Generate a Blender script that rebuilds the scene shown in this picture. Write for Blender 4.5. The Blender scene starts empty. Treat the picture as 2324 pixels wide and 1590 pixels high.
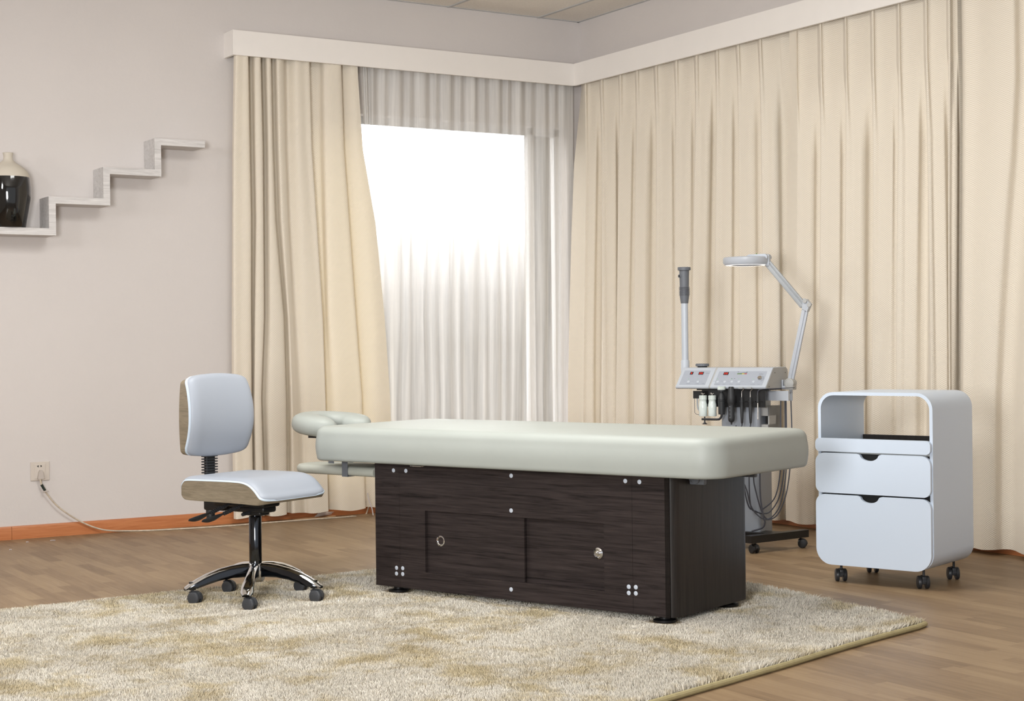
import bpy, bmesh, math, random
import numpy as np
from mathutils import Vector, Matrix
random.seed(7); rng = np.random.default_rng(11)
PI = math.pi
scene = bpy.context.scene
COL = scene.collection

# ------------------------------------------------------------------ camera
F, PY, ROLL, YAW = 3592.7178, 778.8865, -0.0116, 0.5575
EYE = Vector((-6.6842, -9.7293, 1.15))
FW = Vector((math.sin(YAW), math.cos(YAW), 0)); RT = Vector((math.cos(YAW), -math.sin(YAW), 0)); UPV = Vector((0, 0, 1))
R2 = RT * math.cos(ROLL) + UPV * math.sin(ROLL); U2 = -RT * math.sin(ROLL) + UPV * math.cos(ROLL)
cam_d = bpy.data.cameras.new('camera'); cam = bpy.data.objects.new('camera', cam_d); COL.objects.link(cam)
m = Matrix((R2, U2, -FW)).transposed().to_4x4(); m.translation = EYE; cam.matrix_world = m
cam_d.sensor_width = 36; cam_d.lens = F / 2324 * 36; cam_d.shift_y = (PY - 795) / 2324; cam_d.clip_start = .05
scene.camera = cam
def ray(x, y): return FW + R2 * ((x - 1162) / F) - U2 * ((y - PY) / F)
def hit(x, y, p, n):
    d = ray(x, y); n = Vector(n); return EYE + d * ((Vector(p) - EYE).dot(n) / d.dot(n))

# ------------------------------------------------------------------ materials
def new_mat(name):
    mt = bpy.data.materials.new(name); mt.use_nodes = True
    nt = mt.node_tree; return mt, nt, nt.nodes['Principled BSDF'], nt.nodes['Material Output']
def N(nt, t, **k):
    n = nt.nodes.new(t)
    for a, v in k.items(): setattr(n, a, v)
    return n
def srgb(r, g, b):
    f = lambda c: (c / 255 / 12.92) if c / 255 <= .04045 else ((c / 255 + .055) / 1.055) ** 2.4
    return (f(r), f(g), f(b), 1)
def plain(name, c, rough=.5, metal=0, bump=0, bscale=200, var=0, vscale=6, coat=0, spec=.5, sheen=0):
    mt, nt, p, out = new_mat(name)
    p.inputs['Base Color'].default_value = c; p.inputs['Roughness'].default_value = rough; p.inputs['Metallic'].default_value = metal
    p.inputs['Coat Weight'].default_value = coat; p.inputs['Specular IOR Level'].default_value = spec; p.inputs['Sheen Weight'].default_value = sheen
    tc = N(nt, 'ShaderNodeTexCoord')
    if var:
        no = N(nt, 'ShaderNodeTexNoise'); no.inputs['Scale'].default_value = vscale; no.inputs['Detail'].default_value = 5
        nt.links.new(tc.outputs['Object'], no.inputs['Vector'])
        hs = N(nt, 'ShaderNodeHueSaturation'); hs.inputs['Color'].default_value = c
        mr = N(nt, 'ShaderNodeMapRange'); mr.inputs[1].default_value = .25; mr.inputs[2].default_value = .75
        mr.inputs[3].default_value = 1 - var; mr.inputs[4].default_value = 1 + var
        nt.links.new(no.outputs[0], mr.inputs[0]); nt.links.new(mr.outputs[0], hs.inputs['Value']); nt.links.new(hs.outputs[0], p.inputs['Base Color'])
    if bump:
        n2 = N(nt, 'ShaderNodeTexNoise'); n2.inputs['Scale'].default_value = bscale; n2.inputs['Detail'].default_value = 4
        nt.links.new(tc.outputs['Object'], n2.inputs['Vector'])
        b = N(nt, 'ShaderNodeBump'); b.inputs['Strength'].default_value = bump; b.inputs['Distance'].default_value = .004
        nt.links.new(n2.outputs[0], b.inputs['Height']); nt.links.new(b.outputs[0], p.inputs['Normal'])
    return mt
def emit(name, c, s):
    mt, nt, p, out = new_mat(name); p.inputs['Base Color'].default_value = c
    p.inputs['Emission Color'].default_value = c; p.inputs['Emission Strength'].default_value = s; return mt
def wood(name, c1, c2, axes, rough=.5, dist=1.5, mid=.5, spec=.5):
    """streaky grain; axes = noise frequency along object x, y, z"""
    mt, nt, p, out = new_mat(name); p.inputs['Roughness'].default_value = rough; p.inputs['Specular IOR Level'].default_value = spec
    tc = N(nt, 'ShaderNodeTexCoord'); mp = N(nt, 'ShaderNodeMapping'); mp.inputs['Scale'].default_value = axes
    nt.links.new(tc.outputs['Object'], mp.inputs[0])
    a = N(nt, 'ShaderNodeTexNoise'); a.inputs['Scale'].default_value = 1; a.inputs['Detail'].default_value = 7; a.inputs['Roughness'].default_value = .62; a.inputs['Distortion'].default_value = dist
    nt.links.new(mp.outputs[0], a.inputs['Vector'])
    mp2 = N(nt, 'ShaderNodeMapping'); mp2.inputs['Scale'].default_value = tuple(v * 3.7 for v in axes)
    nt.links.new(tc.outputs['Object'], mp2.inputs[0])
    b = N(nt, 'ShaderNodeTexNoise'); b.inputs['Scale'].default_value = 1; b.inputs['Detail'].default_value = 3
    nt.links.new(mp2.outputs[0], b.inputs['Vector'])
    ad = N(nt, 'ShaderNodeMath', operation='ADD'); ml = N(nt, 'ShaderNodeMath', operation='MULTIPLY'); ml.inputs[1].default_value = .45
    nt.links.new(b.outputs[0], ml.inputs[0]); nt.links.new(a.outputs[0], ad.inputs[0]); nt.links.new(ml.outputs[0], ad.inputs[1])
    cr = N(nt, 'ShaderNodeValToRGB'); cr.color_ramp.elements[0].position = .5; cr.color_ramp.elements[0].color = c1
    cr.color_ramp.elements[1].position = .95; cr.color_ramp.elements[1].color = c2
    e = cr.color_ramp.elements.new(.5 + .45 * mid); e.color = tuple((x + y) / 2 for x, y in zip(c1, c2))
    nt.links.new(ad.outputs[0], cr.inputs[0]); nt.links.new(cr.outputs[0], p.inputs['Base Color'])
    return mt

M = {}
M['wall'] = plain('wall_paint', (.66, .62, .60, 1), .9, var=.025, vscale=1.3, bump=.25, bscale=60, spec=.2)
M['trim'] = plain('pelmet_paint', (.86, .825, .79, 1), .7, bump=.1, bscale=60, var=.015, spec=.3)
M['ceil'] = plain('ceiling_board', (.80, .755, .69, 1), .95, bump=.6, bscale=90, var=.05, vscale=60)
M['grid'] = plain('ceiling_bar', (.5, .5, .5, 1), .6)
M['shelf'] = wood('whitewashed_wood', (.50, .48, .47, 1), (.74, .72, .71, 1), (3, 40, 40), .65)
M['black_glaze'] = plain('black_glaze', (.006, .006, .006, 1), .08, coat=.6)
M['cream_glaze'] = plain('cream_ceramic', (.60, .55, .47, 1), .75, spec=.3)
M['skirt'] = wood('orange_skirting', (.42, .13, .04, 1), (.56, .22, .085, 1), (2.5, 2.5, 50), .4)
M['plate'] = plain('socket_plastic', (.62, .56, .50, 1), .4)
M['slot'] = plain('slot_black', (.01, .01, .01, 1), .6)
M['plug'] = plain('plug_grey', (.50, .45, .41, 1), .5)
M['cord'] = plain('dirty_white_cord', (.55, .47, .37, 1), .6, var=.25, vscale=40)
M['tape'] = plain('black_tape', (.02, .03, .025, 1), .35)
M['vinyl'] = plain('pale_vinyl', (.375, .40, .375, 1), .48, var=.03, vscale=3.5, bump=.25, bscale=7, spec=.35)
M['vinyl_arm'] = plain('grey_green_vinyl', (.42, .43, .38, 1), .5, spec=.4)
M['seat_white'] = plain('grey_white_vinyl', (.34, .37, .425, 1), .45, spec=.35)
M['piping'] = plain('white_piping', (.55, .64, .74, 1), .35)
M['darkwood'] = wood('dark_walnut_front', (.010, .0075, .0075, 1), (.052, .040, .038, 1), (2.2, 2.2, 60), .5, 1.2, .45, .15)
M['darkwood_v'] = wood('dark_walnut_end', (.009, .007, .006, 1), (.028, .022, .019, 1), (60, 60, 1.6), .42, 1.2, .45, .35)
M['shellwood'] = wood('taupe_veneer', (.165, .132, .088, 1), (.27, .222, .155, 1), (6, 6, 45), .5)
M['blacksteel'] = plain('black_steel', (.008, .008, .009, 1), .4)
M['blackplastic'] = plain('black_plastic', (.022, .024, .028, 1), .42)
M['rubber'] = plain('dark_grey_plastic', (.045, .048, .055, 1), .45)
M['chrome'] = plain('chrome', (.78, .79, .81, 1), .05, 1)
M['chrome_dark_refl'] = plain('chrome_dark_reflection', (.07, .075, .085, 1), .10, 1)  # chrome with its dark reflections put into the base colour
M['cap'] = plain('screw_cap_grey', (.55, .60, .68, 1), .4)
M['cabinet'] = plain('blue_white_lacquer', (.60, .68, .79, 1), .38, spec=.4)
M['cabinet_side'] = plain('grey_lacquer', (.44, .45, .44, 1), .4, spec=.4)
M['inner'] = plain('drawer_dark', (.004, .004, .004, 1), .7)
M['machine'] = plain('machine_white', (.49, .53, .59, 1), .35)
M['machine_side'] = plain('machine_grey', (.42, .42, .41, 1), .5)
M['panel'] = plain('panel_film', (.37, .40, .46, 1), .4)
M['column'] = plain('column_grey', (.30, .33, .38, 1), .4)
M['mid'] = plain('slate_plastic', (.13, .14, .16, 1), .5)
M['tool'] = plain('tool_black', (.025, .027, .030, 1), .5)
M['bottle'] = plain('bottle_white', (.66, .73, .71, 1), .18, coat=.3)
M['bottlecap'] = plain('bottle_cap', (.60, .66, .63, 1), .4)
M['silver'] = plain('steel', (.62, .60, .57, 1), .25, 1)
M['cable'] = plain('cable_slate', (.06, .065, .085, 1), .45)
M['lampgrey'] = plain('lamp_grey', (.47, .50, .55, 1), .35)
M['lamparm'] = plain('lamp_arm', (.36, .38, .40, 1), .35)
M['red'] = emit('red_digit', (1, .03, .01, 1), .55)
M['green'] = emit('green_led', (.1, .5, .08, 1), .5)
M['ledg'] = plain('bar_green', (.10, .22, .04, 1), .5); M['ledy'] = plain('bar_yellow', (.6, .5, .04, 1), .5); M['ledr'] = plain('bar_red', (.45, .03, .03, 1), .5)
M['ink'] = plain('print_grey', (.16, .17, .20, 1), .6); M['ink2'] = plain('print_light', (.33, .35, .40, 1), .6)
M['glow'] = emit('ring_light', (1, .97, .94, 1), 1.1)
M['outside'] = plain('grey_render', (.03, .03, .03, 1), .9)
M['frame'] = plain('window_frame', (.6, .6, .6, 1), .4)
M['tan'] = wood('pale_offcut', (.48, .28, .14, 1), (.65, .42, .24, 1), (20, 20, 20), .6)
M['plasticsheet'] = plain('white_plastic', (.55, .50, .50, 1), .3)

def floor_mat():
    mt, nt, p, out = new_mat('laminate_floor')
    L = nt.links.new
    tc = N(nt, 'ShaderNodeTexCoord'); sp = N(nt, 'ShaderNodeSeparateXYZ'); L(tc.outputs['Object'], sp.inputs[0])
    def mth(op, a, b=None):
        n = N(nt, 'ShaderNodeMath', operation=op)
        for i, v in enumerate((a, b)):
            if v is None: continue
            if isinstance(v, (int, float)): n.inputs[i].default_value = v
            else: L(v, n.inputs[i])
        return n.outputs[0]
    sx = mth('DIVIDE', sp.outputs[0], .074); row = mth('FLOOR', sx); fx = mth('FRACT', sx)
    w1 = N(nt, 'ShaderNodeTexWhiteNoise', noise_dimensions='1D'); L(row, w1.inputs['W'])
    sy = mth('ADD', mth('DIVIDE', sp.outputs[1], .46), mth('MULTIPLY', w1.outputs[0], 7.3)); cid = mth('FLOOR', sy); fy = mth('FRACT', sy)
    cb = N(nt, 'ShaderNodeCombineXYZ'); L(row, cb.inputs[0]); L(cid, cb.inputs[1])
    w2 = N(nt, 'ShaderNodeTexWhiteNoise', noise_dimensions='3D'); L(cb.outputs[0], w2.inputs[0])
    cr = N(nt, 'ShaderNodeValToRGB'); els = cr.color_ramp.elements
    els[0].position = 0; els[0].color = (.185, .120, .068, 1); els[1].position = 1; els[1].color = (.335, .235, .138, 1)
    e = els.new(.45); e.color = (.26, .174, .100, 1)
    # grain
    mp = N(nt, 'ShaderNodeMapping'); mp.inputs['Scale'].default_value = (26, 2.0, 1); L(tc.outputs['Object'], mp.inputs[0])
    off = N(nt, 'ShaderNodeVectorMath', operation='ADD'); L(mp.outputs[0], off.inputs[0])
    sc = N(nt, 'ShaderNodeVectorMath', operation='SCALE'); sc.inputs['Scale'].default_value = 20; L(w2.outputs[1], sc.inputs[0]); L(sc.outputs[0], off.inputs[1])
    g = N(nt, 'ShaderNodeTexNoise'); g.inputs['Scale'].default_value = 1; g.inputs['Detail'].default_value = 6; g.inputs['Distortion'].default_value = 1.6; L(off.outputs[0], g.inputs['Vector'])
    v = mth('ADD', mth('MULTIPLY', w2.outputs[0], .62), mth('MULTIPLY', mth('SUBTRACT', g.outputs[0], .5), 1.15)); v = mth('ADD', v, .17)
    L(v, cr.inputs[0])
    ex = mth('MINIMUM', fx, mth('SUBTRACT', 1, fx)); ey = mth('MULTIPLY', mth('MINIMUM', fy, mth('SUBTRACT', 1, fy)), 6)
    ed = mth('MINIMUM', ex, ey); edge = mth('LESS_THAN', ed, .02)
    mx = N(nt, 'ShaderNodeMixRGB', blend_type='MULTIPLY'); L(mth('MULTIPLY', edge, .22), mx.inputs[0]); L(cr.outputs[0], mx.inputs[1]); mx.inputs[2].default_value = (.35, .25, .2, 1)
    L(mx.outputs[0], p.inputs['Base Color']); p.inputs['Roughness'].default_value = .42; p.inputs['Specular IOR Level'].default_value = .22
    b = N(nt, 'ShaderNodeBump'); b.inputs['Strength'].default_value = .08; b.inputs['Distance'].default_value = .002; L(g.outputs[0], b.inputs['Height']); L(b.outputs[0], p.inputs['Normal'])
    return mt
M['floor'] = floor_mat()

def cloth_mat(name, c1, c2, trans, au=.016, av=.0125):
    """honeycomb-woven cloth: offset dots from the cloth's own UVs (metres)"""
    mt, nt, p, out = new_mat(name); L = nt.links.new
    uv = N(nt, 'ShaderNodeUVMap'); uv.uv_map = 'UVMap'; sp = N(nt, 'ShaderNodeSeparateXYZ'); L(uv.outputs[0], sp.inputs[0])
    def wv(o, period):
        a = N(nt, 'ShaderNodeMath', operation='MULTIPLY'); a.inputs[1].default_value = 2 * PI / period; L(o, a.inputs[0])
        s = N(nt, 'ShaderNodeMath', operation='SINE'); L(a.outputs[0], s.inputs[0]); return s.outputs[0]
    pr_ = N(nt, 'ShaderNodeMath', operation='MULTIPLY'); L(wv(sp.outputs[0], au), pr_.inputs[0]); L(wv(sp.outputs[1], av), pr_.inputs[1])
    mr = N(nt, 'ShaderNodeMapRange'); mr.inputs[1].default_value = -.75; mr.inputs[2].default_value = .75; L(pr_.outputs[0], mr.inputs[0])
    mx = N(nt, 'ShaderNodeMixRGB'); mx.inputs[1].default_value = c2; mx.inputs[2].default_value = c1; L(mr.outputs[0], mx.inputs[0])
    L(mx.outputs[0], p.inputs['Base Color']); p.inputs['Roughness'].default_value = .85; p.inputs['Specular IOR Level'].default_value = .15; p.inputs['Sheen Weight'].default_value = .15
    b = N(nt, 'ShaderNodeBump'); b.inputs['Strength'].default_value = .4; b.inputs['Distance'].default_value = .002; L(mr.outputs[0], b.inputs['Height']); L(b.outputs[0], p.inputs['Normal'])
    tr = N(nt, 'ShaderNodeBsdfTranslucent'); tr.inputs[0].default_value = (.80, .66, .38, 1)
    ms = N(nt, 'ShaderNodeMixShader'); ms.inputs[0].default_value = trans; L(p.outputs[0], ms.inputs[1]); L(tr.outputs[0], ms.inputs[2]); L(ms.outputs[0], out.inputs[0])
    return mt
M['drape'] = cloth_mat('cream_woven_drape', (.89, .825, .735, 1), (.73, .655, .53, 1), .095, .013, .0115)
M['drape_wide'] = cloth_mat('cream_woven_drape_side', (.89, .825, .735, 1), (.73, .655, .53, 1), .095, .019, .0112)
def sheer_mat():
    mt, nt, p, out = new_mat('sheer_voile'); L = nt.links.new
    uv = N(nt, 'ShaderNodeUVMap'); uv.uv_map = 'UVMap'
    mp = N(nt, 'ShaderNodeMapping'); mp.inputs['Scale'].default_value = (26, .8, 1); L(uv.outputs[0], mp.inputs[0])
    n = N(nt, 'ShaderNodeTexNoise'); n.inputs['Scale'].default_value = 1; n.inputs['Detail'].default_value = 5; L(mp.outputs[0], n.inputs['Vector'])
    mr = N(nt, 'ShaderNodeMapRange'); mr.inputs[1].default_value = .3; mr.inputs[2].default_value = .7; mr.inputs[3].default_value = .50; mr.inputs[4].default_value = .16; L(n.outputs[0], mr.inputs[0])
    df = N(nt, 'ShaderNodeBsdfDiffuse'); df.inputs[0].default_value = (.83, .81, .78, 1)
    tl = N(nt, 'ShaderNodeBsdfTranslucent'); tl.inputs[0].default_value = (.90, .88, .84, 1)
    m1 = N(nt, 'ShaderNodeMixShader'); m1.inputs[0].default_value = .08; L(df.outputs[0], m1.inputs[1]); L(tl.outputs[0], m1.inputs[2])
    tp = N(nt, 'ShaderNodeBsdfTransparent'); m2 = N(nt, 'ShaderNodeMixShader'); L(mr.outputs[0], m2.inputs[0]); L(m1.outputs[0], m2.inputs[1]); L(tp.outputs[0], m2.inputs[2])
    L(m2.outputs[0], out.inputs[0]); nt.nodes.remove(p); return mt
M['sheer'] = sheer_mat()
def glass_mat():
    mt, nt, p, out = new_mat('window_glass'); nt.nodes.remove(p)
    tp = N(nt, 'ShaderNodeBsdfTransparent'); gl = N(nt, 'ShaderNodeBsdfGlossy'); gl.inputs['Roughness'].default_value = .02
    ms = N(nt, 'ShaderNodeMixShader'); ms.inputs[0].default_value = .06
    nt.links.new(tp.outputs[0], ms.inputs[1]); nt.links.new(gl.outputs[0], ms.inputs[2]); nt.links.new(ms.outputs[0], out.inputs[0]); return mt
M['glass'] = glass_mat()
def clear_mat():
    mt, nt, p, out = new_mat('clear_lens'); nt.nodes.remove(p)
    tp = N(nt, 'ShaderNodeBsdfTransparent'); tp.inputs[0].default_value = (.55, .56, .58, 1); gl = N(nt, 'ShaderNodeBsdfGlossy'); gl.inputs['Roughness'].default_value = .05
    ms = N(nt, 'ShaderNodeMixShader'); ms.inputs[0].default_value = .05
    nt.links.new(tp.outputs[0], ms.inputs[1]); nt.links.new(gl.outputs[0], ms.inputs[2]); nt.links.new(ms.outputs[0], out.inputs[0]); return mt
M['lens'] = clear_mat()
def pile_mat():
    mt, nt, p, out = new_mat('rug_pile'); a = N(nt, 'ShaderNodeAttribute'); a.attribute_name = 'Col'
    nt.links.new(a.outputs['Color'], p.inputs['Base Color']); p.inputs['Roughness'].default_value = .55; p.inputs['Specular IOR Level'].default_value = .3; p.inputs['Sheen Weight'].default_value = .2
    return mt
M['pile'] = pile_mat()
M['rugback'] = plain('rug_backing', (.42, .33, .20, 1), .9)
M['binding'] = plain('rug_binding', (.40, .34, .18, 1), .85, bump=.5, bscale=40, var=.1, vscale=30)

# ------------------------------------------------------------------ mesh helpers
class MB:
    def __init__(s): s.v = []; s.f = []; s.m = Matrix.Identity(4); s.mi = []; s.cur = 0
    def add(s, vs, fs):
        o = len(s.v); s.v += [tuple(s.m @ Vector(v)) for v in vs]; s.f += [tuple(i + o for i in f) for f in fs]; s.mi += [s.cur] * len(fs); return s
    def box(s, x0, x1, y0, y1, z0, z1):
        vs = [(x, y, z) for z in (z0, z1) for y in (y0, y1) for x in (x0, x1)]
        return s.add(vs, [(0, 2, 3, 1), (4, 5, 7, 6), (0, 1, 5, 4), (2, 6, 7, 3), (0, 4, 6, 2), (1, 3, 7, 5)])
    def rbox(s, x0, x1, y0, y1, z0, z1, r=.004, seg=3):
        bm = bmesh.new(); r = min(r, .49 * min(x1 - x0, y1 - y0, z1 - z0))
        bmesh.ops.create_cube(bm, size=1)
        for v in bm.verts: v.co = ((x0 + x1) / 2 + v.co.x * (x1 - x0), (y0 + y1) / 2 + v.co.y * (y1 - y0), (z0 + z1) / 2 + v.co.z * (z1 - z0))
        bmesh.ops.bevel(bm, geom=bm.edges[:], offset=r, segments=seg, affect='EDGES', profile=.5)
        bm.verts.index_update(); s.add([v.co[:] for v in bm.verts], [tuple(v.index for v in f.verts) for f in bm.faces]); bm.free(); return s
    def loft(s, rings, cap=True, closed=True):
        n = len(rings[0]); vs = [p for r in rings for p in r]; fs = []
        for i in range(len(rings) - 1):
            for j in range(n if closed else n - 1):
                k = (j + 1) % n; fs.append((i * n + j, i * n + k, (i + 1) * n + k, (i + 1) * n + j))
        if cap: fs.append(tuple(range(n - 1, -1, -1))); fs.append(tuple((len(rings) - 1) * n + j for j in range(n)))
        return s.add(vs, fs)
    def lathe(s, prof, n=24, c=(0, 0, 0), cap=True):
        return s.loft([[(c[0] + r * math.cos(2 * PI * j / n), c[1] + r * math.sin(2 * PI * j / n), c[2] + z) for j in range(n)] for r, z in prof], cap)
    def axis_lathe(s, p, d, prof, n=20):
        """prof (r, t) about an axis through p along d"""
        q = Vector((0, 0, 1)).rotation_difference(Vector(d).normalized()).to_matrix(); p = Vector(p)
        return s.loft([[tuple(p + q @ Vector((r * math.cos(2 * PI * j / n), r * math.sin(2 * PI * j / n), t))) for j in range(n)] for r, t in prof])
    def disc(s, p, d, r, t, n=20): return s.axis_lathe(p, d, [(r * .9, 0), (r, t * .15), (r, t * .85), (r * .9, t)], n)
    def tube(s, pts, r, n=10, smooth=0, flat=1.0):
        pts = [Vector(p) for p in pts]
        if smooth: pts = crom(pts, smooth)
        rs = r if isinstance(r, (list, tuple)) else [r] * len(pts)
        if len(rs) != len(pts): rs = list(np.interp(np.linspace(0, 1, len(pts)), np.linspace(0, 1, len(rs)), rs))
        T = [(pts[min(i + 1, len(pts) - 1)] - pts[max(i - 1, 0)]).normalized() for i in range(len(pts))]
        a = T[0].orthogonal().normalized(); rings = []
        for i, p in enumerate(pts):
            a = (a - T[i] * a.dot(T[i])).normalized(); b = T[i].cross(a)
            rings.append([tuple(p + (a * math.cos(2 * PI * j / n) + b * math.sin(2 * PI * j / n) * flat) * rs[i]) for j in range(n)])
        return s.loft(rings)
    def prism(s, poly, h0, h1, axes='xz'):
        """extrude a 2D polygon; axes = plane of the polygon"""
        def P(a, b, h): return {'xz': (a, h, b), 'xy': (a, b, h), 'yz': (h, a, b)}[axes]
        n = len(poly); vs = [P(a, b, h0) for a, b in poly] + [P(a, b, h1) for a, b in poly]
        return s.add(vs, [tuple(range(n)), tuple(range(2 * n - 1, n - 1, -1))] + [(i, i + n, (i + 1) % n + n, (i + 1) % n) for i in range(n)])
    def build(s, name, mat, parent=None, smooth=True, ang=35, wn=False):
        me = bpy.data.meshes.new(name); me.from_pydata(s.v, [], s.f)
        bm = bmesh.new(); bm.from_mesh(me); bmesh.ops.recalc_face_normals(bm, faces=bm.faces); bm.to_mesh(me); bm.free()
        mats = mat if isinstance(mat, list) else [mat]
        for mm in mats: me.materials.append(M[mm])
        if len(mats) > 1: me.polygons.foreach_set('material_index', s.mi)
        if smooth:
            me.polygons.foreach_set('use_smooth', [True] * len(me.polygons)); me.set_sharp_from_angle(angle=math.radians(ang))
        o = bpy.data.objects.new(name, me); COL.objects.link(o)
        if parent: o.parent = parent
        if wn: w = o.modifiers.new('weighted', 'WEIGHTED_NORMAL'); w.keep_sharp = True
        return o
def crom(pts, k):
    P = [pts[0] * 2 - pts[1]] + list(pts) + [pts[-1] * 2 - pts[-2]]; out = []
    for i in range(1, len(P) - 2):
        for j in range(k):
            t = j / k; out.append(.5 * ((2 * P[i]) + (P[i + 1] - P[i - 1]) * t + (2 * P[i - 1] - 5 * P[i] + 4 * P[i + 1] - P[i + 2]) * t * t + (3 * P[i] - P[i - 1] - 3 * P[i + 1] + P[i + 2]) * t ** 3))
    out.append(pts[-1]); return out
def rrect(x0, x1, y0, y1, r, n=6):
    rs = r if isinstance(r, (list, tuple)) else [r] * 4; out = []
    for (cx, cy, a), q in zip(((x1, y1, 0), (x0, y1, 90), (x0, y0, 180), (x1, y0, 270)), rs):
        sx = -1 if cx == x1 else 1; sy = -1 if cy == y1 else 1
        for j in range(n + 1):
            t = math.radians(a + 90 * j / n); out.append((cx + sx * q + q * math.cos(t), cy + sy * q + q * math.sin(t)))
    return out
def tag(o, label, cat, group=None, kind=None):
    if label: o['label'] = label
    if cat: o['category'] = cat
    if group: o['group'] = group
    if kind: o['kind'] = kind
    return o
def thing(name, label, cat, loc=(0, 0, 0), rz=0, group=None):
    o = bpy.data.objects.new(name, None); COL.objects.link(o); o.location = loc; o.rotation_euler = (0, 0, rz); o.empty_display_size = .1
    return tag(o, label, cat, group)
def struct(mb, name, mat, parent=None, **k):
    o = mb.build(name, mat, parent, **k); o['kind'] = 'structure'; return o
def copy_tree(o, parent=None, loc=None, rz=None):
    c = o.copy(); COL.objects.link(c); c.parent = parent
    if loc is not None: c.location = loc
    if rz is not None: c.rotation_euler = (0, 0, rz)
    for ch in [q for q in bpy.data.objects if q.parent == o]: copy_tree(ch, c)
    return c
class Frame:
    """local frame of a thing: measurements in the photo turned into the thing's own metres"""
    def __init__(s, x, y, th, z=0): s.o = Vector((x, y, z)); s.th = th; s.X = Vector((math.cos(th), math.sin(th), 0)); s.Y = Vector((-math.sin(th), math.cos(th), 0))
    def at_y(s, px, py, y): return s.loc(hit(px, py, s.o + s.Y * y, s.Y))
    def at_x(s, px, py, x): return s.loc(hit(px, py, s.o + s.X * x, s.X))
    def loc(s, w): d = Vector(w) - s.o; return Vector((d.dot(s.X), d.dot(s.Y), d.z))

# ------------------------------------------------------------------ room
ZC = 3.535
struct(MB().box(-9, 0, -11, 0, -.1, 0), 'floor', 'floor', smooth=False)
struct(MB().box(-9, 0, -11, 0, ZC, ZC + .1), 'ceiling', 'ceil', smooth=False)
cg = MB()
for px in ((1229, 37), (1024, 13)):
    x = hit(px[0], px[1], (0, 0, ZC), (0, 0, 1)).x; cg.box(x - .012, x + .012, -11, 0, ZC - .006, ZC + .001)
x1 = hit(1229, 37, (0, 0, ZC), (0, 0, 1)).x; x2 = hit(1024, 13, (0, 0, ZC), (0, 0, 1)).x
for k in range(2, 7):
    x = x1 + (x2 - x1) * k
    if x > -9: cg.box(x - .012, x + .012, -11, 0, ZC - .006, ZC + .001)
for k in range(1, 9): cg.box(-9, 0, -1.22 * k - .012, -1.22 * k + .012, ZC - .006, ZC + .001)
cg.box(-9, 0, -.02, 0, ZC - .004, ZC + .001); cg.box(-.02, 0, -11, 0, ZC - .004, ZC + .001)
struct(cg, 'trim_1', 'grid', smooth=False)
WX0, WX1, WZ0, WZ1 = -2.2, -.12, .32, 2.735
w = MB(); w.box(-9, WX0, 0, .22, -.1, ZC + .1); w.box(WX1, .22, 0, .22, -.1, ZC + .1); w.box(WX0, WX1, 0, .22, WZ1, ZC + .1); w.box(WX0, WX1, 0, .22, -.1, WZ0)
struct(w, 'wall_left', 'wall', smooth=False)
struct(MB().box(0, .22, -11, 0, -.1, ZC + .1), 'wall_right', 'wall', smooth=False)
struct(MB().box(-9.22, -9, -11, .22, -.1, ZC + .1), 'wall_side', 'wall', smooth=False)
fr = MB(); a = .05
for (x0, x1_, z0, z1) in ((WX0, WX1, WZ1 - a, WZ1), (WX0, WX1, WZ0, WZ0 + a), (WX0, WX0 + a, WZ0, WZ1), (WX1 - a, WX1, WZ0, WZ1), (-.40, -.35, WZ0, WZ1)): fr.box(x0, x1_, .10, .15, z0, z1)
wf = struct(fr, 'window_1', 'frame', smooth=False)
g = MB().box(WX0 + a, -.40, .12, .124, WZ0 + a, WZ1 - a); g.box(-.35, WX1 - a, .12, .124, WZ0 + a, WZ1 - a); g.build('pane', 'glass', wf, smooth=False)
bl_ = MB(); bx0 = EYE + ray(1204, 600) * 22.0; bq = EYE + ray(1222, 600) * 30.0; bl_.prism([(bx0.x, bx0.y), (bq.x, bq.y), (bq.x + 12, bq.y), (bx0.x + 14, bx0.y)], -12, 7.5, 'xy')
tag(bl_.build('neighbouring_building', 'outside', smooth=False), 'grey building outside, seen dimly through the sheer at the right edge of the window', 'building')
sk = MB(); prof = [(0, 0), (-.016, 0), (-.016, .066), (-.011, .078), (0, .08)]
xj = hit(27, 1215, (0, -.016, 0), (0, 1, 0)).x; sk.prism(prof, -9, xj - .001, 'yz'); sk.prism(prof, xj + .001, -.016, 'yz'); o = struct(sk, 'baseboard_left', 'skirt', ang=30)
sk = MB(); sk.prism(prof, -11, 0, 'xz'); struct(sk, 'baseboard_right', 'skirt', ang=30)
# pelmets
D0, Z0, Z1, XL = .1564, 3.0268, 3.1873, -2.8028
p = MB(); p.box(XL, -D0 + .018, -D0, -D0 + .018, Z0, Z1); p.box(XL, XL + .018, -D0 + .018, 0, Z0, Z1); p.box(XL + .018, -.001, -D0 + .018, 0, Z1 - .018, Z1)
struct(p, 'trim_2', 'trim', smooth=False)
p = MB(); p.box(-D0, -D0 + .018, -10.5, -D0 + .018, Z0, Z1); p.box(-D0 + .018, 0, -10.5, -D0 + .018, Z1 - .018, Z1)
struct(p, 'trim_3', 'trim', smooth=False)

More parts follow.
